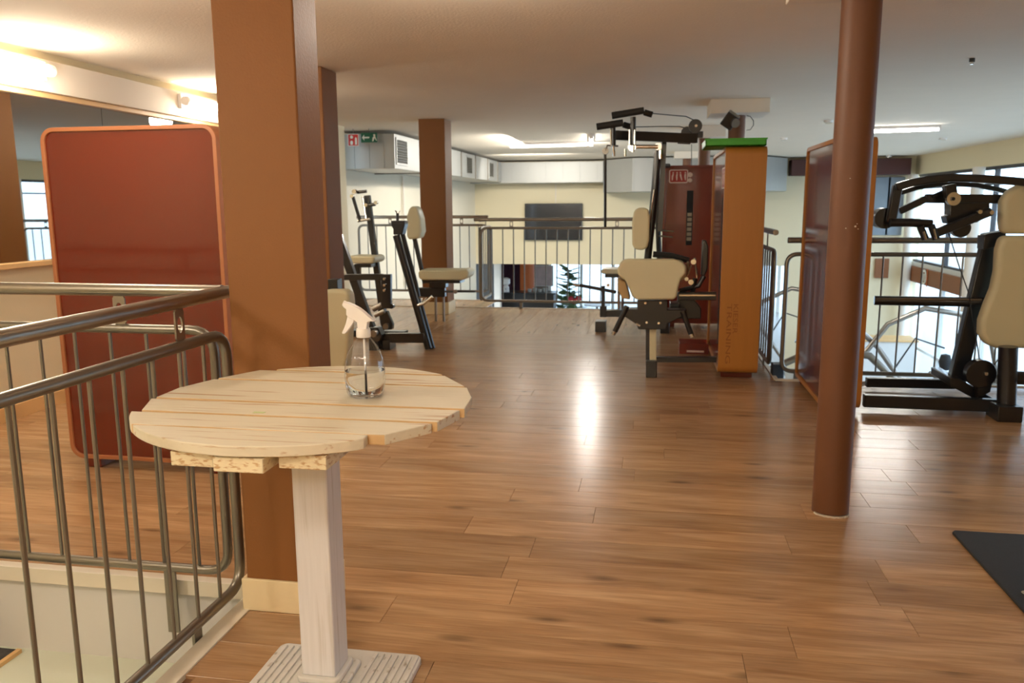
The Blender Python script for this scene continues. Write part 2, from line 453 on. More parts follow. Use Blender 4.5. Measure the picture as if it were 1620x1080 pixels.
# edge strips, stair well walls and landing
bm = N(); box(bm, -4.25, -1.375, 2.655, 2.70, -.055, .006); struct('trim_1', bm, M['edge'], bev=.002)
bm = N(); box(bm, -1.45, -1.385, -3, 2.66, -.05, .006); struct('trim_2', bm, M['edge'], bev=.002)
bm = N(); box(bm, -4.25, -1.40, 2.69, 2.80, -1.6, -.05); struct('wall_stairwell_back', bm, M['grey_wall'])
bm = N(); box(bm, -1.40, -1.30, -3, 2.69, -1.6, -.05); struct('wall_stairwell_right', bm, M['grey_wall'])
bm = N(); box(bm, -4.25, -1.40, .4, 2.69, LZ-.1, LZ); struct('floor_landing', bm, M['landing'])
bm = N(); box(bm, -4.25, -1.40, -3, .4, -1.76, -1.66); struct('floor_stairs', bm, M['landing'])
q = at(38, 1024, 2.66); k = (LZ-CAM_H)/(q.z-CAM_H); dmx = q.x*k
bm = N(); box(bm, -3.4, dmx, 1.7, 2.66, LZ, LZ+.012)
dm = thing('doormat', 'speckled black and grey doormat on the pale stair landing', 'mat', (-2.95, 2.2, LZ))
obj('carpet', bm, M['speckle'], dm)
bm = N(); box(bm, dmx, dmx+.02, 1.7, 2.66, LZ, LZ+.016); obj('edging', bm, M['trimwood'], dm)
bm = N(); box(bm, -1.68, -1.52, 1.6, 2.52, LZ, LZ+.02)
tag(obj('stair_mat', bm, M['bluebox'], bev=.004), 'narrow dark blue strip mat on the stair landing under the railing', 'mat')
for a in ((-4.6, 1.0, YE2-.002, YE2+.025), (-4.6, -2.36, 11.85, 11.88)):
    bm = N(); box(bm, a[0], a[1], a[2], a[3], -.26, .008); struct('trim_3', bm, M['edge'], bev=.002)
bm = N(); box(bm, .995, 1.03, YE, YE2, -.26, .008); struct('trim_4', bm, M['edge'], bev=.002)
bm = N(); box(bm, 1.0, 6.1, YE-.005, YE+.03, -.26, .008); struct('trim_5', bm, M['edge'], bev=.002)

# ------------------------------------------------------------------ shell
bm = N(); box(bm, -4.8, 6.3, -3.2, YB+.2, ZC, ZC+.2); struct('ceiling', bm, M['ceiling'])
bm = N(); box(bm, -4.45, -4.25, -3.2, 11.0, ZL, ZC); struct('wall_left', bm, M['wall'])
bm = N(); box(bm, -4.8, -4.6, 11.0, YB, ZL, ZC); struct('wall_left_far', bm, M['white_wall'])
ZO = at(870, 418, YB).z
bm = N(); box(bm, -4.8, 6.3, YB, YB+.2, ZO, ZC)
box(bm, 3.3, 6.3, YB, YB+.2, ZL, ZO)
struct('wall_back', bm, M['wall'])
bm = N(); box(bm, -4.8, 6.3, -3.3, -3.1, ZL, ZC); struct('wall_behind', bm, M['wall'])
bm = N(); box(bm, -8, 8, 6.0, 36, ZL-.2, ZL); struct('floor_lower', bm, M['tile'])
bm = N(); box(bm, -4.8, 6.3, 6.2, 6.3, ZL, -.26); struct('wall_lower_front', bm, M['wall'])
bm = N(); box(bm, -8, 8, YB+.2, 36, ZO, ZO+.2); struct('ceiling_lower', bm, M['ceiling'])
bm = N(); box(bm, -8.2, -8, 21, 36, ZL, ZO); struct('wall_lower_left', bm, M['wall'])
# outside ground
bm = N(); box(bm, -60, 120, -60, 140, ZL-.6, ZL-.25); struct('floor_outside', bm, mat('pale_paving', S(190, 190, 188), .9, noise=.1, scale=.4))

# glazed right wall: fascia, brown band, columns, mullions, panes
XR = 6.1
bm = N(); box(bm, XR, XR+.2, -3.2, 5.3, ZL, ZC); struct('wall_right', bm, M['wall'])  # near stretch made solid, out of view, to cut the daylight up close
bm = N(); box(bm, XR, XR+.2, 5.3, YB, 2.06, ZC); struct('trim_6', bm, M['wall'])
bm = N(); box(bm, XR-.02, XR+.2, YE+.05, YB, -.44, -.08); wband = struct('trim_7', bm, M['band'])
bm = N(); box(bm, XR+.03, XR+.2, 5.3, YB, -.08, .02); struct('trim_8', bm, M['frame_white'])
mull = [5.3, 8.4, 11.0, 13.9, 16.45, 18.75, YB-.1]
for i, y in enumerate(mull[:-1]):
    y2 = mull[i+1]
    w = thing('window_%d' % (i+1), None, None, (XR+.1, (y+y2)/2, 0)); w['kind'] = 'structure'
    bm = N()
    for (a, b3, c, d) in ((y, y2, 2.0, 2.06), (y, y2, .02, .07)): box(bm, XR+.06, XR+.14, a, b3, c, d)
    box(bm, XR+.06, XR+.14, y, y+.06, .02, 2.06); box(bm, XR+.06, XR+.14, y, y2, 1.72, 1.76)
    obj('window_frame', bm, M['frame_dark'], w)
    bm = N(); box(bm, XR+.09, XR+.10, y+.06, y2, .07, 1.72); obj('pane', bm, M['glass'], w)
    bm = N(); box(bm, XR+.09, XR+.10, y+.06, y2, 1.76, 2.0); obj('pane', bm, M['glass'], w)
    bm = N(); box(bm, XR+.06, XR+.14, y, y+.06, ZL, -.44); box(bm, XR+.06, XR+.14, y, y2, -2.0, -1.94)
    obj('lower_frame', bm, M['frame_white'], w)
    bm = N(); box(bm, XR+.09, XR+.10, y+.06, y2, ZL, -2.0); obj('pane', bm, M['glass'], w)
    bm = N(); box(bm, XR+.09, XR+.10, y+.06, y2, -1.94, -.44); obj('pane', bm, M['glass'], w)
for y in (6.5, 11.6, 16.77, 20.75):
    bm = N(); cyl(bm, (XR-.12, y, ZL), (XR-.12, y, 2.06), .11, 20)
    tag(obj('window_column', bm, M['cap']), {6.5: 'cream round column by the window wall at the gallery edge', 11.6: 'cream round column halfway along the window wall', 16.77: 'cream round column behind the arm of the right machine', 20.75: 'cream round column in the far corner of the window wall'}[y], 'column', 'cream columns along the window wall')
# round white and orange emblem on the brown band
e = atX(1462, 436, XR-.03)
em = thing('wall_emblem', 'round white emblem with orange arcs on the brown window band', 'emblem', (XR-.03, e.y, -.26))
bm = N(); bm_p = lambda y, z: Vector((XR-.03, e.y+y, -.26+z))
ring(bm, [(.17*math.cos(a), .17*math.sin(a)) for a in [2*PI*k/24 for k in range(24)]], [(.12*math.cos(a), .12*math.sin(a)) for a in [2*PI*k/24 for k in range(24)]], bm_p, (-.01, 0, 0))
obj('emblem_ring', bm, M['signwhite'], em)
bm = N()
for yy0 in (-.04, .06): prism(bm, [bm_p(yy0-.02, -.09), bm_p(yy0+.02, -.09), bm_p(yy0+.02, .08), bm_p(yy0-.02, .08)], (-.012, 0, 0))
obj('emblem_bars', bm, M['signwhite'], em)
bm = N(); prism(bm, [bm_p(-.24, -.2), bm_p(-.19, -.2), bm_p(-.19, .2), bm_p(-.24, .2)], (-.008, 0, 0)); obj('emblem_arc', bm, M['orange'], em)
# dark red soffit beam and blue-grey panels at the far right corner
bm = N(); box(bm, 3.2, at(1440, 275, YB-.4).x, YB-.45, YB-.02, at(1430, 276, YB-.4).z, at(1430, 250, YB-.4).z)
tag(obj('soffit_beam', bm, M['soffit'], bev=.01), 'dark red beam under the ceiling in the far right corner', 'beam')
for i, (a, b3) in enumerate(((1386, 1404), (1406, 1426))):
    p, q = at(a, 280, YB-.1), at(b3, 372, YB-.1)
    bm = N(); box(bm, p.x, q.x, YB-.09, YB-.01, q.z, p.z)
    tag(obj('wall_panel', bm, M['greypanel'], bev=.01), ('blue grey wall panel in the far corner next to the amber cabinet', 'blue grey wall panel in the far corner nearest the windows')[i], 'panel', 'far corner wall panels')
p, q = at(1386, 409, YB-.1), at(1406, 440, YB-.1)
bm = N(); box(bm, p.x, q.x, YB-.06, YB-.01, q.z, p.z)
tag(obj('wall_board', bm, M['band'], bev=.01), 'small brown board on the far cream wall beside the brown band', 'board')

# far left wall baseboard and near wall trim
bm = N(); box(bm, -4.25, -4.235, 2.70, 11.0, 0, .10); struct('baseboard_left', bm, M['trimwood'], bev=.002)
# mirror band on the left wall
zt, zb = 2.17, 1.05
mir = thing('wall_mirror', 'long mirror band on the left wall above the cream panel', 'mirror', (-4.24, 5.6, zb))
for i, (a, b3) in enumerate(((2.7, 4.2), (4.205, 5.86), (5.865, 7.5), (7.505, 9.0))):
    bm = N(); box(bm, -4.249, -4.240, a, b3, zb, zt); obj('mirror_pane', bm, M['mirror'], mir)
bm = N(); box(bm, -4.249, -4.20, 2.7, 9.0, zt, zt+.035); obj('top_trim', bm, M['trimwood'], mir, bev=.003)
bm = N(); box(bm, -4.249, -4.19, 2.7, 9.0, zb-.035, zb); obj('bottom_trim', bm, M['trimwood'], mir, bev=.003)
bm = N(); box(bm, -4.249, -4.16, 2.7, 9.0, zt+.036, 2.42)
tag(obj('light_pelmet', bm, M['cap'], bev=.003), 'cream pelmet board running above the wall mirror', 'pelmet')
for i, y in enumerate((4.85, 7.12)):
    t = thing('wall_lamp', ('glowing warm wall lamp over the mirror at the left picture edge', 'glowing warm wall lamp over the mirror beside the brown pillar')[i], 'lamp', (-4.12, y, 2.32), 'warm lamps above the mirror')
    bm = N(); box(bm, -4.16, -4.13, y-.32, y+.32, 2.27, 2.40); obj('backplate', bm, M['white_plastic'], t, bev=.004)
    bm = N(); cyl(bm, (-4.09, y-.28, 2.335), (-4.09, y+.28, 2.335), .035, 14); obj('lamp_tube', bm, M['warm_lamp'], t)
    for s in (-.3, .3):
        bm = N(); cyl(bm, (-4.09, y+s-.02, 2.335), (-4.09, y+s+.02, 2.335), .042, 14); obj('end_cap', bm, M['white_plastic'], t)

# ------------------------------------------------------------------ pillars and columns
def pillar(x0, x1, y0, y1, label, z0=0, base=True, bh=.12):
    t = thing('pillar', label, 'pillar', ((x0+x1)/2, (y0+y1)/2, 0))
    bm = N(); box(bm, x0, x1, y0, y1, z0, ZC); obj('shaft', bm, M['brown'], t, bev=.006)
    if base:
        d = .014
        for q in ((x0-d, x1+d, y0-d, y0-.001), (x0-d, x1+d, y1+.001, y1+d), (x0-d, x0-.001, y0, y1), (x1+.001, x1+d, y0, y1)):
            bm = N(); box(bm, *q, 0.001, bh); obj('baseboard', bm, M['cream_base'], t, bev=.003)
    return t
pillar(-1.395, -1.12, 2.50, 2.685, 'large square brown pillar beside the round table and railing')
pillar(-2.86, -2.585, 6.25, 6.56, 'square brown pillar just behind the large one, mostly hidden')
pillar(-2.97, -2.63, 10.25, 10.6, 'square brown pillar at the back near the far railing', bh=.16)
def column(x, y, r, label, z0=0, cap=None, mt='brown_round'):
    t = thing('round_column', label, 'column', (x, y, z0))
    bm = N(); cyl(bm, (x, y, z0), (x, y, ZC), r, 40); obj('shaft', bm, M[mt], t)
    if cap:
        h, zc = cap; bm = N(); box(bm, x-h, x+h, y-h, y+h, zc, ZC-.001); obj('capital', bm, M['cap'], t, bev=.004)
    return t
c1 = column(.842, 3.80, .081, 'brown round column standing on the open floor in the foreground', 0, (.27, 2.31))
bm = N()
for k in range(26):
    a = R(-150+k*4.6); r1 = .082+random.uniform(-.001, .006)
    cbox(bm, (.842+r1*math.cos(a), 3.80+r1*math.sin(a), .004), .012, .012, .008, Matrix.Rotation(a, 3, 'Z'))
obj('chipped_foot', bm, M['chip'], c1)
bm = N()
for u, v, s in ((1338, 361, .004), (1353, 358, .006), (1356, 354, .003), (1345, 282, .003), (1358, 362, .003)):
    d = at(u, v, 3.72); c = Vector((.842, 3.80)); dv = Vector((d.x, d.y))
    dv = c+(dv-c).normalized()*.0815
    cbox(bm, (dv.x, dv.y, d.z), s, s, s*1.2, Matrix.Rotation(.4, 3, 'Z'))
obj('paint_chip', bm, M['chip'], c1)
column(.86, 9.30, .09, 'brown round column with white capital behind the green tray', 0, (.30, 2.345))
p = at(1114, 245, 12.2); column(p.x, 12.2, .085, 'brown round column left of the green tray beyond the gallery', ZL, (.27, 2.33))
p = at(1087, 246, 18.0); column(p.x, 18.0, .085, 'farthest brown round column with white capital over the dark red cabinet', ZL, (.27, 2.35))

# ------------------------------------------------------------------ railings
def railing(label, A, B, zh, zt2, zb2, n, brackets, name='railing', rb=.0065, rh=.021, rt=.0165, cr=.09, feet=(), group=None, out=(0, 0), seg0=0, h0=None, h1=None):
    """A, B ends (x, y); handrail, rounded frame tube, balusters, brackets"""
    A, B = Vector(A+(0,)), Vector(B+(0,)); d = (B-A); L = d.length; d = d/L
    P = lambda s, z: A+d*s+Vector((0, 0, z))
    t = thing(name, label, 'railing', A, group)
    bm = N(); tube(bm, [P(0 if h0 is None else h0, zh), P(L if h1 is None else h1, zh)], rh, 18); obj('handrail', bm, M['steel'], t)
    bm = N(); fr = fillet([P(0, zb2), P(L, zb2), P(L, zt2), P(0, zt2)], cr, 6, True); tube(bm, fr, rt, 14, True); obj('frame_tube', bm, M['steel_dark'], t)
    for k in range(n):
        s = L*(k+1)/(n+1) if seg0 == 0 else seg0[0]+seg0[1]*k
        if s > L-.03: break
        bm = N(); tube(bm, [P(s, zb2+.005), P(s, zt2-.005)], rb, 8); obj('baluster', bm, M['steel_dark'], t)
    nrm = Vector((-d.y, d.x, 0))
    for s in brackets:
        bm = N(); hw = .024; h = (zh-zt2)-rh-rt+.01; zc = (zh-rh+zt2+rt)/2
        outl = [(-hw, -h/2), (hw, -h/2), (hw, h/2), (-hw, h/2)]
        o24 = []; i24 = []
        for k in range(24):
            a = 2*PI*k/24; c, s2 = math.cos(a), math.sin(a); q = 1/max(abs(c)/hw, abs(s2)/(h/2))
            o24.append((c*q, s2*q)); i24.append((c*.014, s2*min(.026, h*.36)))
        ring(bm, o24, i24, lambda u, v: P(s+u, zc+v)+nrm*-.003, nrm*.006)
        obj('handrail_bracket', bm, M['steel'], t, smooth=False)
    for s, zlow in feet:
        bm = N(); p0 = P(s, 0)
        cbox(bm, p0+Vector((out[0], out[1], (zb2+zlow)/2)), .045 if abs(d.x) > .5 else .01, .01 if abs(d.x) > .5 else .045, zb2-zlow); obj('mounting_plate', bm, M['steel_dark'], t)
    return t
# side railing: from near the photographer to the pillar; bars hang from the far end
railing('steel stair railing running from the foreground to the big pillar', (-1.46, 2.575), (-1.46, -.5), 1.125, .985, .055, 24, (.27, 1.4, 2.5), seg0=(.145, .139), feet=((.30, -.12), (1.9, -.12)), rh=.0225, rt=.0185, h0=-.035)
railing('steel stair railing crossing behind the stairwell at the left', (-1.53, 2.62), (-4.2, 2.62), 1.125, .985, .075, 20, (.36, 1.6), seg0=(.12, .1445), feet=((.245, -.19), (1.9, -.19)), rh=.0225, rt=.0175, h0=-.045)
railing('far railing across the gallery edge in front of the television', (-2.33, 11.0), (.96, 11.0), 1.215, 1.10, .10, 21, (.42, 1.85, 2.9), feet=((.55, -.2), (1.9, -.2)), rh=.024, rt=.018, rb=.008, h0=-.1)
railing('short railing return seen end-on left of the television', (-2.36, 11.05), (-2.36, 11.8), 1.20, 1.10, .10, 5, (.4,), rh=.02, rt=.02, rb=.007)
railing('far left railing in front of the white wall', (-4.40, 11.82), (-2.40, 11.82), 1.24, 1.12, .14, 13, (.5, 1.6), feet=((.4, -.2),), rh=.024, rt=.018, rb=.008, h0=-.02)
railing('railing along the gallery side between the amber cabinets', (.99, 10.95), (.99, 6.98), 1.18, 1.03, .08, 27, (.5, 2.0, 3.5), rh=.024, rt=.018, rb=.008, feet=((3.6, -.1), (2.0, -.1)))
railing('right railing behind the black machine above the lower hall', (1.06, 6.80), (6.0, 6.80), 1.125, 1.015, .06, 33, (.5, 2.2, 3.9), rh=.024, rt=.018, rb=.007, feet=((.12, -.2), (2.6, -.2)))
bm = N(); box(bm, 1.0, 1.09, 6.86, 6.98, -.25, .10)
tag(obj('post_shoe', bm, M['bluebox'], bev=.006), 'dark blue block at the railing corner beside the right cabinet', 'block')

# ------------------------------------------------------------------ round slatted table
TZ = .905; tc = Vector((-.903, 2.017)); TR = .448
tab = thing('round_table', 'round cream painted slatted wooden table on a white pedestal', 'table', (-.945, 2.12, 0))
seams = [2.368, 2.225, 2.098, 1.958, 1.827, 1.704]      # between boards, back to front
ys = [tc.y+TR] + seams + [tc.y-TR]
def atZ(x, y, z):
    d = (x-810)/FPX*Rt - (y-540)/FPX*Up + Fw
    return d.x*(z-CAM_H)/d.z
# the saw-cut ends of the boards: straight chords, each a little off the circle (back corner, front corner)
ends_r = [None, ((703, 594), (736, 609)), ((739, 611), (746, 627)), ((746, 629), (733, 649)), ((728, 648), (692, 667)), ((681, 671), (607, 688)), None]
ends_l = [None, ((404, 587), (343, 597.5)), ((333, 600), (285, 611)), ((281, 614), (245, 629)), ((236, 631), (219, 650)), None, None]
for i in range(7):
    y1, y0 = ys[i], ys[i+1]
    g = (.004, .005, .005, .006, .006, .006)
    if i < 6: y0 += g[i]
    if i > 0: y1 -= g[i-1]
    pts = []
    n = 9
    if ends_r[i]:
        (a, b3) = ends_r[i]; pts += [(atZ(*a, TZ), y1), (atZ(*b3, TZ), y0)]
    else:
        for k in range(n+1):
            y = y1+(y0-y1)*k/n; dy = min(abs(y-tc.y), TR-.0005)
            x = tc.x+math.sqrt(TR*TR-dy*dy)
            if i == 6: x = min(x, atZ(581, 689, TZ))
            pts.append((x, y))
    if ends_l[i]:
        (a, b3) = ends_l[i]; pts += [(atZ(*b3, TZ), y0), (atZ(*a, TZ), y1)]
    else:
        for k in range(n+1):
            y = y0+(y1-y0)*k/n; dy = min(abs(y-tc.y), TR-.0005)
            pts.append((tc.x-math.sqrt(TR*TR-dy*dy), y))
    # wavy long edges
    out = []
    for a, b3 in zip(pts, pts[1:]+pts[:1]):
        out.append(a); L = math.hypot(b3[0]-a[0], b3[1]-a[1])
        if L > .2:
            m = int(L/.05)
            for q in range(1, m):
                t = q/m; out.append((a[0]+(b3[0]-a[0])*t, a[1]+(b3[1]-a[1])*t+random.uniform(-.0022, .0022)))
    if i in (0, 6):
        clean = []
        for p in out:
            if not clean or math.hypot(p[0]-clean[-1][0], p[1]-clean[-1][1]) > .002: clean.append(p)
        out = clean
    bm = N(); dz = (0, -.002, -.003, .001, 0, -.001, .001)[i]
    prism(bm, [(x, y, TZ-.025+dz) for x, y in out], (0, 0, .025))
    bm.faces.ensure_lookup_table(); bm.normal_update()
    bmesh.ops.recalc_face_normals(bm, faces=bm.faces)
    for fc in bm.faces:
        if abs(fc.normal.y) > .93 and abs(fc.calc_center_median().x-tc.x) < TR*.93 and not (i == 6 and fc.normal.y < 0) and not (i == 0 and fc.normal.y > 0): fc.material_index = 1
    obj('board', bm, [M['board'], M['bare']], tab, bev=.0022, seg=2)
zu = TZ-.0292
for (x0, x1) in ((-1.063, -.959), (-.946, -.828), (-.812, -.70)):
    bm = N(); xm = max(abs(x0-tc.x), abs(x1-tc.x)); r = TR-.006; h = math.sqrt(r*r-xm*xm)
    box(bm, x0, x1, tc.y-h, tc.y+h, zu-.034, zu); obj('batten', bm, M['batten'], tab, bev=.002)
PX, PY = -.94, 2.11
bm = N(); box(bm, PX-.052, PX+.052, PY-.052, PY+.052, .055, zu-.0345)
obj('pedestal', bm, M['post'], tab, bev=.004, seg=2)
bx0, bx1, by0, by1 = -1.155, -.685, 1.80, 2.272
bm = N(); o2 = rrect(bx1-bx0, by1-by0, .025); cxx, cyy = (bx0+bx1)/2, (by0+by1)/2
prism(bm, [(cxx+x, cyy+y, 0.0) for x, y in o2], (0, 0, .022)); obj('base_plate', bm, M['iron'], tab, bev=.004)
bm = N()
for k in range(2):
    hw = .085-.018*k; o2 = rrect(hw*2, hw*2, .02); prism(bm, [(PX+x, PY+y, .022+.017*k) for x, y in o2], (0, 0, .017))
obj('base_collar', bm, M['iron'], tab, bev=.004)
for side in (-1, 1):
    for k in range(7):
        x = PX+side*(.095+.022*k) - (.01 if side < 0 else -.015)
        if not bx0+.012 < x < bx1-.012: continue
        bm = N(); bar(bm, (x, by0+.02, .024), (x, by1-.02, .024), .012, .008, (0, 0, 1)); obj('base_rib', bm, M['iron'], tab, bev=.002)
bm = N(); cbox(bm, (-.97, 1.85, TZ+.0012), .03, .012, .0006); obj('green_stain', bm, mat('green_mark', S(196, 208, 150), .6), tab)

# ------------------------------------------------------------------ spray bottle
bx, by, bz = -.764, 2.060, TZ+.0012
SB = 1.0
sp = thing('spray_bottle', 'clear spray bottle with white trigger head on the round table', 'bottle', (bx, by, bz))
prof = [(0, .003), (.030, 0), (.040, .001), (.046, .005), (.0505, .014), (.0535, .030), (.0555, .052), (.0545, .074), (.0505, .098), (.0435, .120), (.0345, .138), (.0255, .151), (.0195, .160), (.0172, .165), (.0172, .170)]
def bottle_lathe(bm, prof, c, twist):
    n = 48; c = Vector(c); rings = []
    for r, z in [(a*SB, q*SB) for a, q in prof]:
        if r < 1e-5: rings.append([bm.verts.new(c+Vector((0, 0, z)))]); continue
        ww = max(0, min(1, (z-.085)/.02))*max(0, min(1, (.158-z)/.02))
        rings.append([bm.verts.new(c+Vector(((r+ww*twist*math.cos(12*2*PI*k/n))*math.cos(2*PI*k/n), (r+ww*twist*math.cos(12*2*PI*k/n))*math.sin(2*PI*k/n), z))) for k in range(n)])
    for a, b3 in zip(rings, rings[1:]):
        for k in range(n):
            k2 = (k+1) % n
            if len(a) == 1: bm.faces.new((a[0], b3[k], b3[k2]))
            elif len(b3) == 1: bm.faces.new((a[k], a[k2], b3[0]))
            else: bm.faces.new((a[k], a[k2], b3[k2], b3[k]))
bm = N(); bottle_lathe(bm, prof, (bx, by, bz), .0018); obj('bottle_body', bm, M['bottle'], sp, angle=80)
bm = N(); lathe(bm, [(a*SB, q*SB) for a, q in [(0, .005), (.030, .003), (.040, .005), (.0455, .010), (.0515, .030), (.0538, .052), (.0530, .072), (0, .072)]], (bx, by, bz), 40); obj('water', bm, M['water'], sp)
bm = N(); cyl(bm, (bx+.002, by, bz+.01), (bx+.001, by, bz+.158), .003, 8); obj('dip_tube', bm, M['white_plastic'], sp)
bm = N(); lathe(bm, [(a*SB, q*SB) for a, q in [(0, .163), (.0188, .163), (.0196, .165), (.0192, .182), (.0176, .187), (0, .187)]], (bx, by, bz), 32); obj('collar', bm, M['white_plastic'], sp)
def hp(u, v):      # head outline in the plane of the bottle, from the photograph's measures
    s = .000262
    return Vector((bx+(u-285)*s, by, bz+.164*SB+(415-v)*s))
head = [(238, 335), (335, 335), (337, 300), (345, 262), (365, 250), (418, 250), (400, 235), (360, 205), (310, 160), (255, 118), (190, 85), (120, 58), (92, 66), (82, 85), (92, 110), (122, 130), (118, 190), (160, 225), (200, 240), (232, 262)]
bm = N(); prism(bm, [hp(*p)+Vector((0, -.011, 0)) for p in head], (0, .022, 0)); obj('trigger_head', bm, M['white_plastic'], sp, bev=.0022, seg=3)
bm = N(); prism(bm, [hp(*p)+Vector((0, -.006, 0)) for p in ((125, 200), (105, 280), (58, 378), (66, 390), (98, 384), (150, 320), (190, 262), (198, 235), (150, 215))], (0, .012, 0)); obj('trigger', bm, M['white_plastic'], sp, bev=.002, seg=2)
bm = N(); a, b3 = hp(98, 74), hp(84, 86); cyl(bm, hp(112, 84), hp(82, 72), .0078, 14); obj('nozzle', bm, M['white_plastic'], sp)

# ------------------------------------------------------------------ weight cabinets
def pictogram(parent, c, u, v, nrm, w, h, mats=(None,)):
    """framed sticker with four small standing figures"""
    c = Vector(c); u = Vector(u); v = Vector(v); nrm = Vector(nrm)
    P = lambda a, b4: c+u*a+v*b4
    bm = N(); prism(bm, [P(*p) for p in rrect(w, h, .02, 4)], nrm*.002); st = obj('sticker', bm, M['plate'], parent)
    bm = N(); ring(bm, rrect(w, h, .02, 4), rrect(w-.022, h-.022, .012, 4), lambda a, b4: P(a, b4)+nrm*.002, nrm*.0015); obj('sticker_border', bm, M['white'], st)
    for k in range(4):
        bm = N(); x = -w/2+w*(k+.75)/4.5; lean = (.01, .006, -.004, .004)[k]; q = h/2
        f = lambda a, b4: P(x+a, b4)+nrm*.002
        o6 = [(.009*math.cos(2*PI*i/8)+lean, q*.52+.009*math.sin(2*PI*i/8)) for i in range(8)]
        prism(bm, [f(*p) for p in o6], nrm*.0015)
        prism(bm, [f(lean-.007, q*.36), f(lean+.008, q*.36), f(.012, -q*.05), f(.002, -q*.12), f(-.008, -q*.05)], nrm*.0015)
        prism(bm, [f(-.006, -q*.1), f(.012, -q*.1), f(.016-lean, -q*.6), f(.006-lean, -q*.6)], nrm*.0015)
        obj('figure', bm, M['white'], st, smooth=False)
def cabinet(label, c, L, T, zb3, zt3, along, frame_mat, panel_mat, end_mat=None, slot=None, sticker=None, feet=True, rr=.06, foot_mat='red', name='weight_cabinet', rim=.03):
    """upright casing: wooden surround with rounded corners, laminate side panels. along = 'x' or 'y'"""
    cx2, cy2 = c; h = zt3-zb3; zc = (zt3+zb3)/2
    U = Vector((1, 0, 0)) if along == 'x' else Vector((0, 1, 0))
    Nn = Vector((0, 1, 0)) if along == 'x' else Vector((1, 0, 0))
    t = thing(name, label, 'cabinet', (cx2, cy2, 0))
    C3 = Vector((cx2, cy2, zc)); P = lambda a, b4: C3+U*a+Vector((0, 0, b4))-Nn*T/2
    bm = N(); ring(bm, rrect(L, h, rr, 7), rrect(L-rim*2, h-rim*2, max(.01, rr-rim), 7), P, Nn*T); obj('surround', bm, M[frame_mat], t, bev=.003)
    for s in (-1, 1):
        bm = N(); off = (T/2-.012)*s
        prism(bm, [P(*p)+Nn*(T/2+off) for p in rrect(L-rim*2-.001, h-rim*2-.001, max(.01, rr-rim), 7)], -Nn*.012*s); pan = obj('side_panel', bm, M[panel_mat], t)
        if sticker and s == sticker[0]:
            pictogram(pan, C3+Nn*(off)+U*sticker[1]+Vector((0, 0, sticker[2]-zc)), U*sticker[5], (0, 0, 1), Nn*s, sticker[3], sticker[4])
        if slot and s == slot[0]:
            bm = N(); a, w, z0, z1 = slot[1:]
            prism(bm, [P(a-w/2, z0-zc)+Nn*(T/2+off), P(a+w/2, z0-zc)+Nn*(T/2+off), P(a+w/2, z1-zc)+Nn*(T/2+off), P(a-w/2, z1-zc)+Nn*(T/2+off)], Nn*.003*s)
            sl = obj('weight_slot', bm, M['rubber'], t)
            n = 0
            while z0+.05+n*.055 < z0+(z1-z0)*.55 and slot[2] > .05:
                bm = N(); zz = z0+.05+n*.055; p0 = P(a-w/2+.01, zz-zc)+Nn*(T/2+off); 
                prism(bm, [p0, p0+U*(w-.02), p0+U*(w-.02)+Vector((0, 0, .038)), p0+Vector((0, 0, .038))], Nn*.008*s); obj('weight_plate', bm, M['steel_dark'], sl); n += 1
    if feet:
        for s in (-1, 1):
            bm = N(); p = C3+U*s*(L/2-.12); cbox(bm, (p.x, p.y, zb3/2+.001), .09 if along == 'x' else T*.8, T*.8 if along == 'x' else .05, zb3); obj('foot', bm, M[foot_mat], t, bev=.003)
    return t
cabinet('glossy red wide cabinet behind the stair railing at the left', (-2.645, 3.94), .985, .22, .055, 1.822, 'x', 'rim', 'red', rim=.022, rr=.075)
cabR = cabinet('amber and red cabinet half hidden by the foreground round column', (1.277, 6.18), 1.10, .25, .045, 1.835, 'y', 'beech', 'red', foot_mat='darkred')
cabM = cabinet('amber cabinet carrying the green tray', (.70, 7.38), 1.40, .315, .05, 1.855, 'y', 'beech', 'red', slot=(-1, -.42, .03, .25, 1.46), sticker=(-1, -.45, 1.62, .3, .17, -1), foot_mat='red')
cabF = cabinet('dark red cabinet with pictogram sticker behind the pulley machine', (.50, 9.62), .80, .24, .05, 1.84, 'x', 'darkred', 'darkred', slot=(-1, -.10, .07, .95, 1.56), sticker=(-1, -.235, 1.72, .21, .15, 1), foot_mat='darkred')
bm = N(); p = at(1092, 272, 9.49); q = at(1094, 281, 9.49); cyl(bm, (p.x, 9.515, p.z-.03), (p.x, 9.508, p.z-.03), .028, 14); cyl(bm, (p.x, 9.515, p.z-.09), (p.x, 9.508, p.z-.09), .024, 14)
obj('number_disc', bm, M['white'], cabF)
# vertical lettering cut into the amber front
for word, ux, v0, ln in (('KIESER', 1164, 480, .245), ('TRAINING', 1154, 480, .49)):
    txt = bpy.data.curves.new('lettering', 'FONT'); txt.body = word; txt.size = .06; txt.extrude = .001; txt.align_x = 'LEFT'; txt.align_y = 'CENTER'
    tob = bpy.data.objects.new('lettering', txt); COL.objects.link(tob)
    bpy.context.view_layer.update()
    dg = bpy.context.evaluated_depsgraph_get(); tme = bpy.data.meshes.new_from_object(tob.evaluated_get(dg)); bpy.data.objects.remove(tob)
    wd = max(v.co.x for v in tme.vertices)
    tl = bpy.data.objects.new('engraved_lettering', tme); COL.objects.link(tl); tme.materials.clear(); tme.materials.append(M['engrave'])
    tl.parent = cabM; pz = at(ux, v0, 6.68)
    tl.matrix_local = Matrix.Translation(Vector((pz.x, 6.6795, pz.z))-Vector(cabM.location)) @ Matrix.Rotation(R(90), 4, 'X') @ Matrix.Rotation(R(-90), 4, 'Z') @ Matrix.Diagonal((ln/wd, .9, 1, 1))
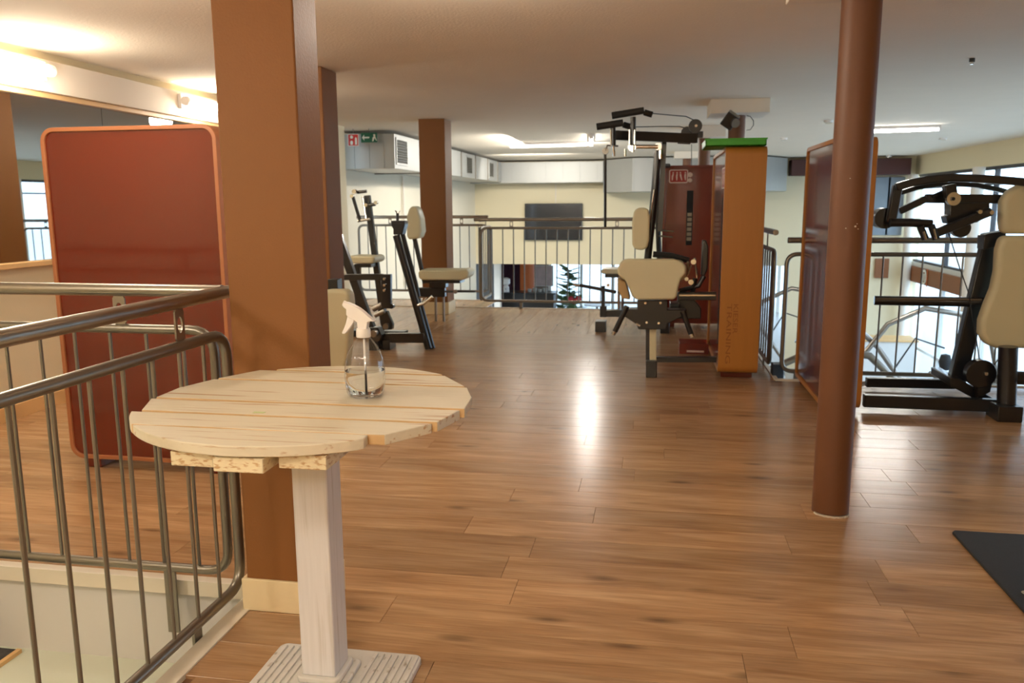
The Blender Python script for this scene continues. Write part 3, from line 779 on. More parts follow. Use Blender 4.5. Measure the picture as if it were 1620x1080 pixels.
# green tray
gt = thing('green_tray', 'bright green shallow tray lying on top of the amber cabinet', 'tray', (.62, 6.9, 1.856))
bm = N(); x0, x1, y0, y1, z0, z1 = .385, .845, 6.66, 7.15, 1.856, 1.915
box(bm, x0, x1, y0, y1, z0, z0+.012); box(bm, x0, x1, y0, y0+.012, z0, z1); box(bm, x0, x1, y1-.012, y1, z0, z1); box(bm, x0, x0+.012, y0, y1, z0, z1); box(bm, x1-.012, x1, y0, y1, z0, z1)
obj('tray_shell', bm, M['green'], gt, bev=.003)
bm = N(); box(bm, x0-.006, x1+.006, y0-.006, y0+.003, z1-.012, z1); box(bm, x0-.006, x1+.006, y1-.003, y1+.006, z1-.012, z1); obj('tray_lip', bm, M['green'], gt)
# speaker on the capital
t = thing('loudspeaker', 'small black loudspeaker hanging under the white capital of the far column', 'speaker', at(1157, 188, 8.85))
bm = N(); c = at(1155, 190, 8.86); cbox(bm, c, .13, .13, .15, Matrix.Rotation(R(35), 3, 'Y') @ Matrix.Rotation(R(20), 3, 'X')); obj('speaker_case', bm, M['black'], t, bev=.008)
bm = N(); cyl(bm, at(1162, 194, 8.79), at(1164, 195, 8.76), .045, 18); obj('cone', bm, M['steel_dark'], t)
bm = N(); cyl(bm, at(1160, 180, 8.99), at(1157, 190, 8.9), .012, 8); obj('bracket', bm, M['black'], t)
bm = N(); tube(bm, [at(x, y, 8.98) for x, y in ((1181, 183), (1187, 184), (1192, 191), (1192, 198), (1187, 205), (1181, 206))], .004, 6); obj('cable', bm, M['black'], t)

# ------------------------------------------------------------------ machine building in the plane of the picture's depth
def pt(bm, pts, r, Y, n=10, fil=0):
    P = [at(*(p[:2]), (p[2] if len(p) > 2 else Y)) for p in pts]
    if fil: P = fillet(P, fil)
    return tube(bm, P, r, n)
def pbar(bm, a, b4, w, h, Y):
    return bar(bm, at(a[0], a[1], a[2] if len(a) > 2 else Y), at(b4[0], b4[1], b4[2] if len(b4) > 2 else Y), w, h, (0, 1, 0))
def ppoly(bm, pts, Y, th): return prism(bm, px(pts, Y), (0, th, 0))
def pdisc(bm, c, rpx, Y, th=.03, n=20):
    p = at(c[0], c[1], Y); r = rpx/FPX*p.y*1.0; return cyl(bm, (p.x, Y-th/2, p.z), (p.x, Y+th/2, p.z), r, n)
def part(t, name, mt, fn, **k):
    bm = N(); fn(bm); return obj(name, bm, M[mt], t, **k)

# --- pulley and seat machine in the middle
Y = 6.75
m4 = thing('pulldown_machine', 'black seated pulley machine with cream seat attached to the amber cabinet', 'machine', (.0, 6.75, 0))
part(m4, 'seat', 'vinyl', lambda b: ppoly(b, [(988, 410), (1066, 410), (1079, 414), (1086, 423), (1085, 433), (1077, 442), (1073, 456), (1071, 469), (1066, 474), (1006, 474), (1000, 469), (994, 454), (989, 443), (978, 436), (976, 427), (981, 416)], 6.60, .10), bev=.03, seg=4, angle=70)
part(m4, 'seat_cushion', 'vinyl', lambda b: box(b, -.27, .27, 6.64, 7.02, .80, .955), bev=.06, seg=4, angle=70)
part(m4, 'seat_side', 'vinyl_shade', lambda b: ppoly(b, [(977, 440), (990, 446), (997, 474), (984, 472), (978, 460)], 6.72, .2), bev=.012, seg=3)
part(m4, 'seat_carriage', 'black', lambda b: (ppoly(b, [(1008, 475), (1056, 475), (1056, 490), (1086, 490), (1080, 500), (1056, 512), (1054, 521), (1010, 521), (1006, 512), (990, 502), (988, 489), (1008, 489)], 6.66, .14)), bev=.006)
for (u, v) in ((1023, 510), (1042, 511), (1021, 479), (1045, 479)):
    part(m4, 'bolt', 'chrome', lambda b: pdisc(b, (u, v), 2, 6.655, .012, 10))
for a, b4, e in (((992, 484), (973, 524), (970, 529)), ((1080, 492), (1093, 528), (1095, 533))):
    h = part(m4, 'side_handle', 'black', lambda b: pt(b, [a, b4], .022, 6.66))
    part(h, 'handle_cap', 'chrome', lambda b: pt(b, [b4, e], .018, 6.66))
part(m4, 'side_strut', 'black', lambda b: pt(b, [(995, 490), (1012, 510)], .016, 6.7))
part(m4, 'lever_tip', 'chrome', lambda b: pt(b, [(1006, 512), (1013, 515)], .012, 6.66))
part(m4, 'cabinet_arm', 'black', lambda b: pbar(b, (1072, 468), (1133, 468), .065, .06, 6.85), bev=.005)
part(m4, 'arm_strip', 'chrome', lambda b: pbar(b, (1074, 467), (1132, 467), .012, .01, 6.81))
part(m4, 'rear_mechanism', 'black', lambda b: (ppoly(b, [(1072, 474), (1098, 474), (1109, 488), (1109, 504), (1072, 504)], 6.95, .12), ppoly(b, [(1060, 480), (1075, 480), (1075, 500), (1060, 500)], 6.85, .2)), bev=.005)
part(m4, 'seat_post', 'black', lambda b: pbar(b, (1024.5, 519), (1024.5, 578), .03, .05, 6.75))
part(m4, 'post_cover', 'vinyl', lambda b: pbar(b, (1033, 519), (1033, 576), .055, .05, 6.74), bev=.004)
part(m4, 'post_foot', 'black', lambda b: box(b, -.035, .055, 6.66, 6.80, 0, .14), bev=.006)
part(m4, 'base_beam', 'black', lambda b: pbar(b, (1036, 568), (1133, 568), .045, .06, 6.85), bev=.004)
part(m4, 'front_column', 'black', lambda b: pt(b, [(1041, 238), (1036, 300), (1031, 350), (1023, 425)], .031, 7.0, 12))
part(m4, 'column_highlight', 'chrome', lambda b: pt(b, [(1035, 300), (1030, 335), (1027, 352)], .008, 6.965, 8))  # chrome stripe modelled as the column's highlight
part(m4, 'rear_column', 'black', lambda b: pbar(b, (1051, 220), (1044, 366), .04, .05, 7.12))
part(m4, 'rear_bracket', 'steel_dark', lambda b: (pt(b, [(1044, 364), (1066, 366)], .007, 7.12), pt(b, [(1042, 373), (1064, 375)], .007, 7.12)))
part(m4, 'lower_rail', 'black', lambda b: pt(b, [(1033, 402), (1060, 404), (1090, 412)], .026, 7.0))
part(m4, 'back_pad', 'vinyl', lambda b: ppoly(b, [(1003, 334), (1008, 329), (1020, 328), (1026, 332), (1028, 345), (1027, 380), (1024, 392), (1016, 396), (1004, 394), (1000, 386), (1000, 350)], 6.78, .16), bev=.03, seg=4, angle=70)
part(m4, 'top_beam', 'black', lambda b: pbar(b, (970, 214, 6.8), (1102, 219, 7.0), .075, .07, 6.9), bev=.005)
part(m4, 'beam_plate', 'black', lambda b: pbar(b, (1072, 226), (1092, 227), .012, .06, 6.98))
for s, (a, b4, st, se, ce) in enumerate((((968, 183), (1019, 174.5), (1001.6, 185), (1001.6, 230), (1001, 240)), ((944, 200.5), (986, 194), (969.5, 200), (970, 230), (971.5, 247)))):
    ap = part(m4, 'arm_pad', 'rubber', lambda b: pt(b, [a, ((a[0]+b4[0])/2, (a[1]+b4[1])/2), b4], .027, 6.62, 14))
    part(ap, 'pad_end', 'rubber', lambda b: pt(b, [(b4[0], b4[1]+3), (b4[0]+13, b4[1]+7)], .024, 6.75, 12))
    part(ap, 'pad_stem', 'black', lambda b: pt(b, [st, se], .022, 6.65, 12))
    part(ap, 'stem_end', 'chrome', lambda b: pt(b, [se, ce], .012, 6.65, 10))
part(m4, 'cross_bar', 'chrome', lambda b: pt(b, [(1001, 232), (1041, 232)], .017, 6.8, 12))
part(m4, 'pivot_collar', 'chrome', lambda b: (pdisc(b, (1000, 233), 6, 6.7, .08), pdisc(b, (1041, 232), 5.5, 6.85, .07)))
part(m4, 'shock_cap', 'chrome', lambda b: pt(b, [(1045, 238), (1045, 251)], .016, 6.85, 10))
part(m4, 'stem_rods', 'chrome', lambda b: (pt(b, [(966, 205), (967, 232)], .006, 6.63), pt(b, [(996, 205), (996, 228)], .008, 6.62), pt(b, [(1004, 205), (1004, 228)], .006, 6.62), pt(b, [(989, 236), (989, 247)], .01, 6.6)))
for c, r, y in (((1100, 199.5), 10, 6.95), ((1087, 210), 9, 7.05)):
    part(m4, 'pulley', 'black', lambda b: pdisc(b, c, r, y, .04, 24))
part(m4, 'pulley_hub', 'chrome', lambda b: pdisc(b, (1101, 199), 2, 6.92, .02))
part(m4, 'pulley_block', 'black', lambda b: pbar(b, (1095, 213), (1112, 213), .05, .06, 7.0))
part(m4, 'cable', 'black', lambda b: (pt(b, [(1028, 179, 6.75), (1060, 182, 6.85), (1085, 184, 6.9), (1098, 190, 6.95)], .004, 7, 6), pt(b, [(995, 201, 6.75), (1040, 200, 6.85), (1075, 200, 7.0), (1086, 203, 7.05)], .004, 7, 6), pt(b, [(1094, 228), (1094, 262)], .003, 6.95, 6)))
hl = part(m4, 'hanging_lever', 'black', lambda b: pt(b, [(957.5, 238), (957.5, 359)], .0115, 6.7, 10))
part(hl, 'lever_joint', 'steel_dark', lambda b: (pdisc(b, (958, 239), 5, 6.7, .05), pt(b, [(958, 238), (961, 230), (978, 231)], .007, 6.68)))
part(m4, 'thigh_roll', 'black', lambda b: ppoly(b, [(1111, 380), (1117, 380), (1121, 390), (1120, 425), (1115, 437), (1109, 436)], 6.72, .06), bev=.01, seg=3)
part(m4, 'adjuster', 'chrome', lambda b: (pt(b, [(1089, 413), (1089, 432)], .014, 6.85), pt(b, [(1099, 408), (1103, 440)], .01, 6.82), pt(b, [(1084, 442), (1094, 420)], .008, 6.8), pdisc(b, (1097, 414), 4, 6.8), pdisc(b, (1086, 441), 3, 6.8), pdisc(b, (1093, 446), 4, 6.83)))
part(m4, 'adjuster_arm', 'black', lambda b: (pt(b, [(1075, 460), (1105, 452), (1114, 436)], .02, 6.9, 10), pt(b, [(1094, 470), (1100, 440)], .02, 6.9, 10)))
# low red box under the machine
rb = thing('step_box', 'low dark red box on the floor behind the pulley machine', 'box', (.4, 7.95, 0))
part(rb, 'box_body', 'darkred', lambda b: box(b, .27, .545, 7.80, 8.1, 0, .098), bev=.004)
part(rb, 'label_strip', 'white', lambda b: box(b, .34, .50, 7.797, 7.80, .018, .036))

# --- machine behind it, at the dark red cabinet
Y = 9.15
m6 = thing('leg_machine', 'black machine with small cream seat in front of the dark red cabinet', 'machine', (-.2, 9.15, 0))
part(m6, 'base_block', 'black', lambda b: ppoly(b, [(958, 491), (1075, 488), (1075, 503), (958, 501)], 9.05, .12), bev=.006)
part(m6, 'foot', 'black', lambda b: box(b, -.62, -.50, 9.02, 9.2, 0, .12), bev=.006)
part(m6, 'foot', 'black', lambda b: box(b, .10, .20, 9.02, 9.2, 0, .12), bev=.006)
part(m6, 'lever_post', 'black', lambda b: pbar(b, (954.5, 452), (954.5, 501), .04, .05, 9.1), bev=.004)
part(m6, 'lever_foot', 'black', lambda b: pbar(b, (954.5, 484), (954.5, 501), .075, .06, 9.1), bev=.004)
part(m6, 'lever', 'black', lambda b: pbar(b, (917, 451), (975, 462), .035, .04, 9.1), bev=.004)
part(m6, 'lever_grip', 'chrome', lambda b: (pt(b, [(907, 450), (919, 452)], .015, 9.1), pdisc(b, (962, 451), 2.5, 9.06)))
part(m6, 'seat', 'vinyl', lambda b: ppoly(b, [(951, 428), (954, 425.5), (985, 425.5), (985, 433.5), (954, 433.5), (951, 431)], 9.0, .34), bev=.02, seg=3, angle=70)
part(m6, 'seat_frame', 'black', lambda b: ppoly(b, [(957, 434), (985, 434), (985, 439), (957, 439)], 9.05, .22))
part(m6, 'seat_post', 'chrome', lambda b: (pt(b, [(979, 439), (979, 492)], .016, 9.15), pt(b, [(985, 439), (985, 492)], .016, 9.2)))
part(m6, 'back_frame', 'black', lambda b: (pt(b, [(1046, 492), (1040, 330), (1040, 262)], .03, 9.3, 10), pt(b, [(1040, 262, 9.3), (1058, 262, 9.48)], .025, 9.3, 10)))
part(m6, 'back_pad', 'vinyl', lambda b: ppoly(b, [(1004, 336), (1030, 336), (1032, 392), (1006, 392)], 9.2, .09), bev=.035, seg=4, angle=70)

# --- big machine at the right
Y = 5.95
m5 = thing('rowing_machine', 'large black machine with tall cream backrest at the right picture edge', 'machine', (2.2, 5.95, 0))
bk = part(m5, 'backrest', 'vinyl', lambda b: ppoly(b, [(1586, 373), (1579, 395), (1577, 429), (1571, 457), (1561, 481), (1552, 507), (1551, 528), (1560, 545), (1580, 552), (1700, 552), (1720, 545), (1729, 528), (1728, 507), (1719, 481), (1709, 457), (1703, 429), (1701, 395), (1694, 373)], 5.80, .10), bev=.035, seg=5, angle=70)
part(m5, 'headrest', 'vinyl', lambda b: ppoly(b, [(1588, 370), (1585, 350), (1587, 318), (1597, 301), (1615, 292), (1640, 289), (1665, 292), (1683, 301), (1693, 318), (1695, 350), (1692, 370)], 5.80, .11), bev=.035, seg=5, angle=70)
part(m5, 'main_strut', 'black', lambda b: pbar(b, (1567, 378), (1513, 602), .105, .08, 6.0), bev=.008)
part(m5, 'strut_head', 'black', lambda b: ppoly(b, [(1557, 372), (1566, 369), (1592, 365), (1592, 378), (1578, 390), (1556, 395)], 5.93, .12), bev=.006)
part(m5, 'cabinet_tube', 'black', lambda b: pt(b, [(1383, 475, 6.05), (1562, 478, 5.95)], .033, 6, 14))
part(m5, 'tube_strip', 'steel_dark', lambda b: pt(b, [(1386, 472.5, 6.02), (1553, 474, 5.92)], .008, 6, 8))
part(m5, 'rear_beam', 'black', lambda b: pbar(b, (1370, 604, 6.45), (1510, 607, 6.45), .07, .06, 6.4), bev=.005)
part(m5, 'front_beam', 'black', lambda b: pbar(b, (1366, 633), (1580, 641), .085, .06, 5.78), bev=.005)
part(m5, 'cross_plate', 'black', lambda b: ppoly(b, [(1503, 598), (1517, 598), (1575, 632), (1575, 644), (1560, 641), (1503, 610)], 5.9, .4), bev=.005)
part(m5, 'upright', 'black', lambda b: pt(b, [(1595, 548), (1592, 645)], .058, 5.72, 14))
part(m5, 'upright_foot', 'black', lambda b: (lambda p, q: box(b, p.x, q.x, 5.60, 5.80, 0, p.z))(at(1575, 640, 5.65), at(1612, 668, 5.65)), bev=.006)
part(m5, 'side_stub', 'black', lambda b: (pt(b, [(1589, 597), (1700, 600)], .045, 5.75, 14), box(b, 3.0, 3.12, 5.62, 5.86, 0, .36)), bev=.004)
part(m5, 'pulley_housing', 'black', lambda b: (pdisc(b, (1550, 590), 21, 5.85, .07, 28), ppoly(b, [(1530, 590), (1573, 590), (1567, 620), (1548, 630), (1546, 612)], 5.82, .08)), bev=.004)
part(m5, 'housing_bolt', 'chrome', lambda b: pdisc(b, (1560, 591), 2.6, 5.81, .02, 12))
part(m5, 'beam_bolt', 'chrome', lambda b: pdisc(b, (1570, 645), 2.2, 5.74, .03, 12))
# arms
def curved(b, pts, w, h, Y):
    P = [at(x, y, Y) for x, y in pts]; n = len(P); rings = []
    for i in range(n):
        t = (P[min(i+1, n-1)]-P[max(i-1, 0)]).normalized(); s = t.cross(Vector((0, 1, 0))).normalized()
        rings.append([b.verts.new(P[i]+s*a*w/2+Vector((0, c*h/2, 0))) for a, c in ((-1, -1), (1, -1), (1, 1), (-1, 1))])
    for i in range(n-1):
        for k in range(4): b.faces.new((rings[i][k], rings[i][(k+1) % 4], rings[i+1][(k+1) % 4], rings[i+1][k]))
    b.faces.new(rings[0]); b.faces.new(rings[-1])
part(m5, 'curved_arm', 'black', lambda b: curved(b, [(1417, 296), (1442, 289), (1468, 284), (1503, 281), (1538, 282), (1574, 284), (1610, 287), (1650, 291)], .05, .05, 5.7), bev=.008, angle=50)
part(m5, 'curved_arm', 'black', lambda b: curved(b, [(1424, 305), (1450, 297), (1480, 292), (1510, 291), (1545, 293), (1580, 300), (1600, 306)], .032, .05, 6.15), bev=.006, angle=50)
part(m5, 'arm_upright', 'black', lambda b: pbar(b, (1420, 293), (1409, 352), .06, .05, 5.75), bev=.008)
part(m5, 'pivot_hub', 'black', lambda b: pdisc(b, (1397, 345), 15, 5.85, .12, 26))
hd = part(m5, 'lower_handle', 'black', lambda b: pt(b, [(1408, 352), (1440, 352), (1474, 354)], .028, 5.7, 14))
for a, b4 in (((1456, 358), (1464, 378)), ((1473, 356), (1481, 378))):
    g = part(hd, 'hand_grip', 'rubber', lambda b: pt(b, [a, b4], .023, 5.68, 12))
part(hd, 'grip_ring', 'chrome', lambda b: (pt(b, [(1461, 366), (1465, 379)], .008, 5.65, 8), pt(b, [(1477, 362), (1481, 378)], .008, 5.65, 8)))
part(m5, 'bent_link', 'black', lambda b: (pbar(b, (1423, 334), (1466, 314), .045, .04, 5.9), pbar(b, (1464, 314), (1600, 315), .06, .06, 5.95), pbar(b, (1475, 311), (1500, 300), .025, .03, 5.9)), bev=.005)
part(m5, 'link_drop', 'black', lambda b: pbar(b, (1501, 292), (1504, 312), .07, .07, 5.8), bev=.006)
part(m5, 'weight_disc', 'chrome', lambda b: pdisc(b, (1507.5, 314.5), 9.5, 5.78, .04, 24))
part(m5, 'disc_hub', 'black', lambda b: pdisc(b, (1507.5, 314.5), 2.6, 5.755, .02, 12))
part(m5, 'gear_block', 'black', lambda b: ppoly(b, [(1503, 320), (1566, 320), (1566, 338), (1546, 352), (1500, 354), (1497, 342), (1503, 340)], 5.88, .12), bev=.006)
part(m5, 'slant_bar', 'black', lambda b: pbar(b, (1477, 370), (1568, 334), .055, .05, 5.8), bev=.008)
part(m5, 'slant_wheel', 'black', lambda b: pdisc(b, (1519, 361), 13, 5.9, .05, 24))
part(m5, 'slant_bolt', 'chrome', lambda b: (pdisc(b, (1549.5, 335), 3, 5.76, .03, 12), pdisc(b, (1568, 336), 3, 5.76, .03, 12)))
part(m5, 'cable', 'black', lambda b: (pt(b, [(1501, 369), (1517, 420), (1533, 465), (1553, 590)], .004, 5.9, 6), pt(b, [(1600, 500, 5.9), (1585, 560, 5.9), (1562, 592, 5.85)], .004, 5.9, 6)))

# --- A-frame machine at the left
Y = 7.62
m1 = thing('leg_press_machine', 'black machine with slanting tubes on the floor left of the open aisle', 'machine', (-2.4, 7.62, 0))
part(m1, 'long_strut', 'black', lambda b: pbar(b, (533, 368), (600, 552), .078, .07, 7.62), bev=.006)
part(m1, 'strut_foot', 'black', lambda b: (lambda p, q: box(b, p.x, q.x, 7.55, 7.70, 0, .12))(at(586, 540, 7.6), at(601, 555, 7.6)), bev=.005)
part(m1, 'top_tube', 'black', lambda b: pbar(b, (528, 438), (606, 438), .06, .06, 7.58), bev=.006)
part(m1, 'bolt_plate', 'black', lambda b: ppoly(b, [(603, 434), (618, 434), (618, 488), (603, 488)], 7.50, .05), bev=.004)
for v in (441, 451, 459): part(m1, 'plate_bolt', 'chrome', lambda b: pdisc(b, (608, v), 2.2, 7.49, .02, 10))
part(m1, 'plate_knob', 'black', lambda b: pdisc(b, (620, 484), 4, 7.5, .05))
part(m1, 'link_roller', 'steel', lambda b: (pt(b, [(590, 489), (604, 482)], .028, 7.52, 12), pt(b, [(593, 499), (608, 492)], .022, 7.48, 12)))
part(m1, 'link_arm', 'black', lambda b: ppoly(b, [(603, 494), (612, 492), (621, 513), (620, 521), (606, 522), (601, 510)], 7.52, .06), bev=.004)
part(m1, 'pivot', 'steel', lambda b: pdisc(b, (611, 516), 5, 7.5, .04))
part(m1, 'pivot', 'steel', lambda b: pdisc(b, (592, 527), 6, 7.5, .06))
part(m1, 'base_plate', 'black', lambda b: ppoly(b, [(583, 518), (598, 518), (604, 530), (600, 540), (586, 540)], 7.54, .12), bev=.004)
part(m1, 'base_bar', 'black', lambda b: pbar(b, (596, 534), (672, 534), .095, .07, 7.66), bev=.006)
part(m1, 'middle_foot', 'black', lambda b: (lambda p, q: box(b, p.x, q.x, 7.6, 7.8, 0, .1))(at(610, 542, 7.7), at(622, 556, 7.7)), bev=.004)
part(m1, 'front_leg', 'black', lambda b: pt(b, [(627, 372), (678, 551)], .037, 7.68, 14))
part(m1, 'rear_leg', 'black', lambda b: pt(b, [(637, 370), (658, 450), (664, 482)], .024, 7.8, 12))
part(m1, 'lower_sleeve', 'black', lambda b: pt(b, [(665, 484), (684, 551)], .032, 7.74, 12))
part(m1, 'column_head', 'black', lambda b: ppoly(b, [(619, 349), (640, 349), (640, 356), (636, 371), (622, 371), (622, 362), (619, 357)], 7.66, .12), bev=.006)
part(m1, 'head_pin', 'black', lambda b: pt(b, [(629, 350), (629, 341), (629, 337)], .014, 7.72, 10))
part(m1, 'pin_wings', 'steel', lambda b: (pt(b, [(629, 338), (625.5, 333)], .007, 7.72, 6), pt(b, [(629, 338), (632.5, 333)], .007, 7.72, 6)))
part(m1, 'chrome_handle', 'chrome', lambda b: (pt(b, [(661, 483), (670, 480), (684, 469)], .017, 7.6, 10), pt(b, [(668, 478), (674, 471), (664, 470)], .01, 7.62, 8)))
# --- tall lever machine behind it, with its own seat
Y = 8.4
m2 = thing('lever_machine', 'tall black lever machine with flat cream seat behind the slanting tubes', 'machine', (-2.9, 8.4, 0))
part(m2, 'mast', 'black', lambda b: pbar(b, (581, 309), (604, 486), .062, .06, 8.4), bev=.006)
part(m2, 'mast_base', 'black', lambda b: pbar(b, (603, 480), (610, 520), .075, .07, 8.4), bev=.006)
part(m2, 'lever', 'black', lambda b: pt(b, [(558.5, 312), (570, 350)], .018, 8.3, 10))
part(m2, 'lever_pivot', 'chrome', lambda b: (pdisc(b, (561, 303), 3.6, 8.3, .05), pdisc(b, (557.5, 310), 3, 8.3, .05)))
part(m2, 'top_bar', 'black', lambda b: pt(b, [(565, 304), (580, 302.5)], .018, 8.35, 10))
part(m2, 'gas_strut', 'chrome', lambda b: pt(b, [(573.5, 311), (579, 346)], .011, 8.32, 10))
part(m2, 'cross_pin', 'steel_dark', lambda b: pt(b, [(566, 349.5), (585, 346.5)], .015, 8.3, 10))
part(m2, 'side_grip', 'black', lambda b: pt(b, [(579, 325), (594, 323)], .018, 8.32, 10))
part(m2, 'grip_end', 'chrome', lambda b: (pdisc(b, (595, 320.5), 3, 8.32, .04), pdisc(b, (579, 324.5), 3, 8.28, .03)))
part(m2, 'seat', 'vinyl', lambda b: ppoly(b, [(549, 405), (589, 405), (593, 408), (593, 413), (589, 417), (549, 417)], 8.15, .34), bev=.028, seg=4, angle=70)
part(m2, 'seat_frame', 'black', lambda b: ppoly(b, [(560, 418), (587, 418), (587, 423), (560, 423)], 8.2, .24))
part(m2, 'seat_post', 'black', lambda b: pbar(b, (566, 422), (566, 505), .06, .05, 8.35))
part(m2, 'floor_bar', 'black', lambda b: box(b, -3.35, -2.62, 8.33, 8.45, 0, .07), bev=.005)
# --- bench by the far pillar
Y = 9.62
m3 = thing('back_machine', 'cream seat and backrest bench in front of the far square pillar', 'machine', (-2.5, 9.62, 0))
part(m3, 'backrest', 'vinyl', lambda b: ppoly(b, [(643, 372), (643, 342), (647, 329), (654, 325), (660, 330), (665, 345), (667, 366), (663, 377), (645, 379)], 9.45, .22), bev=.04, seg=4, angle=70)
part(m3, 'backrest_arm', 'black', lambda b: (pbar(b, (652, 360, 9.65), (672, 448, 9.65), .045, .05, 9.65)), bev=.004)
part(m3, 'seat', 'vinyl', lambda b: ppoly(b, [(661, 430), (666, 427), (728, 427), (738, 426), (742, 430), (741, 438), (732, 443), (668, 443), (662, 440)], 9.45, .34), bev=.028, seg=4, angle=70)
part(m3, 'seat_frame', 'black', lambda b: (ppoly(b, [(669, 444), (728, 444), (728, 448), (669, 448)], 9.5, .24), ppoly(b, [(679, 448), (705, 448), (705, 455), (679, 455)], 9.55, .14)), bev=.003)
part(m3, 'beam', 'black', lambda b: pbar(b, (658, 462), (705, 462), .115, .08, 9.62), bev=.006)
part(m3, 'push_rod', 'black', lambda b: pt(b, [(704, 461), (752, 461)], .012, 9.6, 8))
part(m3, 'rod_nut', 'steel', lambda b: pdisc(b, (721, 461), 3.5, 9.6, .05, 8))
for u in (689, 701.5):
    part(m3, 'leg', 'steel', lambda b: (lambda p: cyl(b, (p.x, 9.62, 0), (p.x, 9.62, p.z), .015, 10))(at(u, 470, 9.62)))
# --- cream padded machine close behind the big pillar
m7 = thing('padded_machine', 'tall cream pad peeking out right behind the big brown pillar', 'machine', (-2.55, 5.9, 0))
part(m7, 'pad', 'vinyl', lambda b: ppoly(b, [(x-4, y) for x, y in [(498, 470), (503, 462), (520, 459), (546, 459), (555, 464), (557, 480), (553, 560), (548, 600), (540, 622), (506, 622), (499, 600)]], 5.85, .14), bev=.035, seg=4, angle=70)
part(m7, 'pad_frame', 'black', lambda b: (box(b, -2.50, -2.42, 5.99, 6.09, .0, .85), box(b, -2.95, -2.42, 5.99, 6.09, 0, .06)), bev=.005)

# ------------------------------------------------------------------ ceiling lights
def batten(label, A, B, z=ZC-.002, tm='tube_lamp'):
    A, B = Vector(A), Vector(B); c = (A+B)/2; d = (B-A).normalized()
    t = thing('ceiling_light', label, 'lamp', (c.x, c.y, z), 'fluorescent battens on the far ceiling')
    bm = N(); bar(bm, (A.x, A.y, z-.02), (B.x, B.y, z-.02), .07, .04, (0, 0, 1)); obj('housing', bm, M['white_plastic'], t)
    bm = N(); tube(bm, [(A.x+d.x*.03, A.y+d.y*.03, z-.062), (B.x-d.x*.03, B.y-d.y*.03, z-.062)], .02, 10); obj('lamp_tube', bm, M[tm], t)
    for p in (A+d*.015, B-d*.015):
        bm = N(); cbox(bm, (p.x, p.y, z-.055), .03+abs(d.y)*.03, .03+abs(d.x)*.03, .05); obj('end_cap', bm, M['white_plastic'], t)
batten('long fluorescent batten across the ceiling above the television', (-2.55, 14.6), (-1.15, 14.4), tm='dim_tube')
batten('fluorescent batten pointing towards the camera near the lever pads', (-1.10, 14.5), (-.98, 12.9))
batten('fluorescent batten behind the right amber cabinet', (2.75, 12.8), (3.95, 12.6))
for i, (u, v) in enumerate(((1240, 218), (1311, 190), (1492, 218), (1406, 246), (1538, 92))):
    d = at(u, v, 10); k = (ZC-CAM_H)/(d.z-CAM_H); X, YY = d.x*k, 10*k
    t = thing('ceiling_spot', ('small white ceiling spot right of the white capital', 'small ceiling fitting left of the foreground round column', 'small white ceiling spot above the right machine arm', 'small white ceiling spot next to the right amber cabinet', 'small dark ceiling hook right of the foreground column')[i], 'lamp', (X, YY, ZC))
    r = .06 if i < 4 else .02
    bm = N(); cyl(bm, (X, YY, ZC-.03), (X, YY, ZC-.001), r, 16); obj('spot_housing', bm, M['white_plastic' if i < 4 else 'black'], t)
    bm = N(); cyl(bm, (X, YY, ZC-.045), (X, YY, ZC-.03), r*.7, 16); obj('spot_lens', bm, M['chrome'], t)

# ------------------------------------------------------------------ ducts, signs, television
def grille(parent, X, y0, y1, z0, z1):
    bm = N(); box(bm, X, X+.006, y0, y1, z0, z1); g = obj('grille', bm, M['galv_dark'], parent)
    n = 9
    for k in range(n):
        z = z0+(z1-z0)*(k+.5)/n
        bm = N(); cbox(bm, (X+.012, (y0+y1)/2, z), .016, y1-y0-.02, .012, Matrix.Rotation(R(30), 3, 'Y')); obj('louvre', bm, M['steel_dark'], g, smooth=False)
    bm = N(); ring(bm, [(y0-.03, z0-.03), (y1+.03, z0-.03), (y1+.03, z1+.03), (y0-.03, z1+.03)], [(y0, z0), (y1, z0), (y1, z1), (y0, z1)], lambda a, b4: Vector((X, a, b4)), (.014, 0, 0)); obj('grille_frame', bm, M['galv'], g, smooth=False)
dA = thing('air_duct', 'galvanised air duct box with louvre grille below the hanging signs', 'duct', (-4.1, 12.3, 1.95))
bm = N(); box(bm, -4.59, -3.73, 11.60, 13.18, 1.94, 2.44); obj('duct_body', bm, M['galv'], dA, bev=.006)
for x in (-4.59, -4.35, -4.12, -3.90, -3.74):
    bm = N(); box(bm, x, x+.012, 11.592, 11.60, 1.94, 2.44); obj('folded_seam', bm, M['galv'], dA)
p, q = atX(627, 240, -3.73), atX(643, 240, -3.73)
grille(dA, -3.73, p.y, q.y, 2.03, 2.36)
bm = N(); box(bm, -4.59, -3.71, 13.18, 13.22, 1.92, 2.46); obj('flange', bm, M['steel_dark'], dA)
dB = thing('air_duct', 'long galvanised air duct along the far left wall behind the pillar', 'duct', (-4.1, 16, 1.95))
bm = N(); box(bm, -4.59, -3.74, 13.22, YB-.9, 1.96, 2.44); obj('duct_body', bm, M['galv'], dB, bev=.006)
for u in (742, 777):
    p = atX(u, 262, -3.74); grille(dB, -3.74, p.y-.25, p.y+.25, 2.05, 2.36)
for y in (14.5, 15.8, 17.1, 18.4, 19.6):
    bm = N(); box(bm, -3.745, -3.72, y, y+.03, 1.955, 2.445); obj('flange', bm, M['steel_dark'], dB)
dC = thing('air_duct', 'galvanised air duct across the back wall above the television', 'duct', (-2, YB-.5, 1.95))
xb = at(955, 255, YB-.7).x
bm = N(); box(bm, -4.55, xb, YB-.8, YB-.01, at(870, 289, YB-.8).z, 2.44); obj('duct_body', bm, M['galv'], dC, bev=.006)
k = -3.5
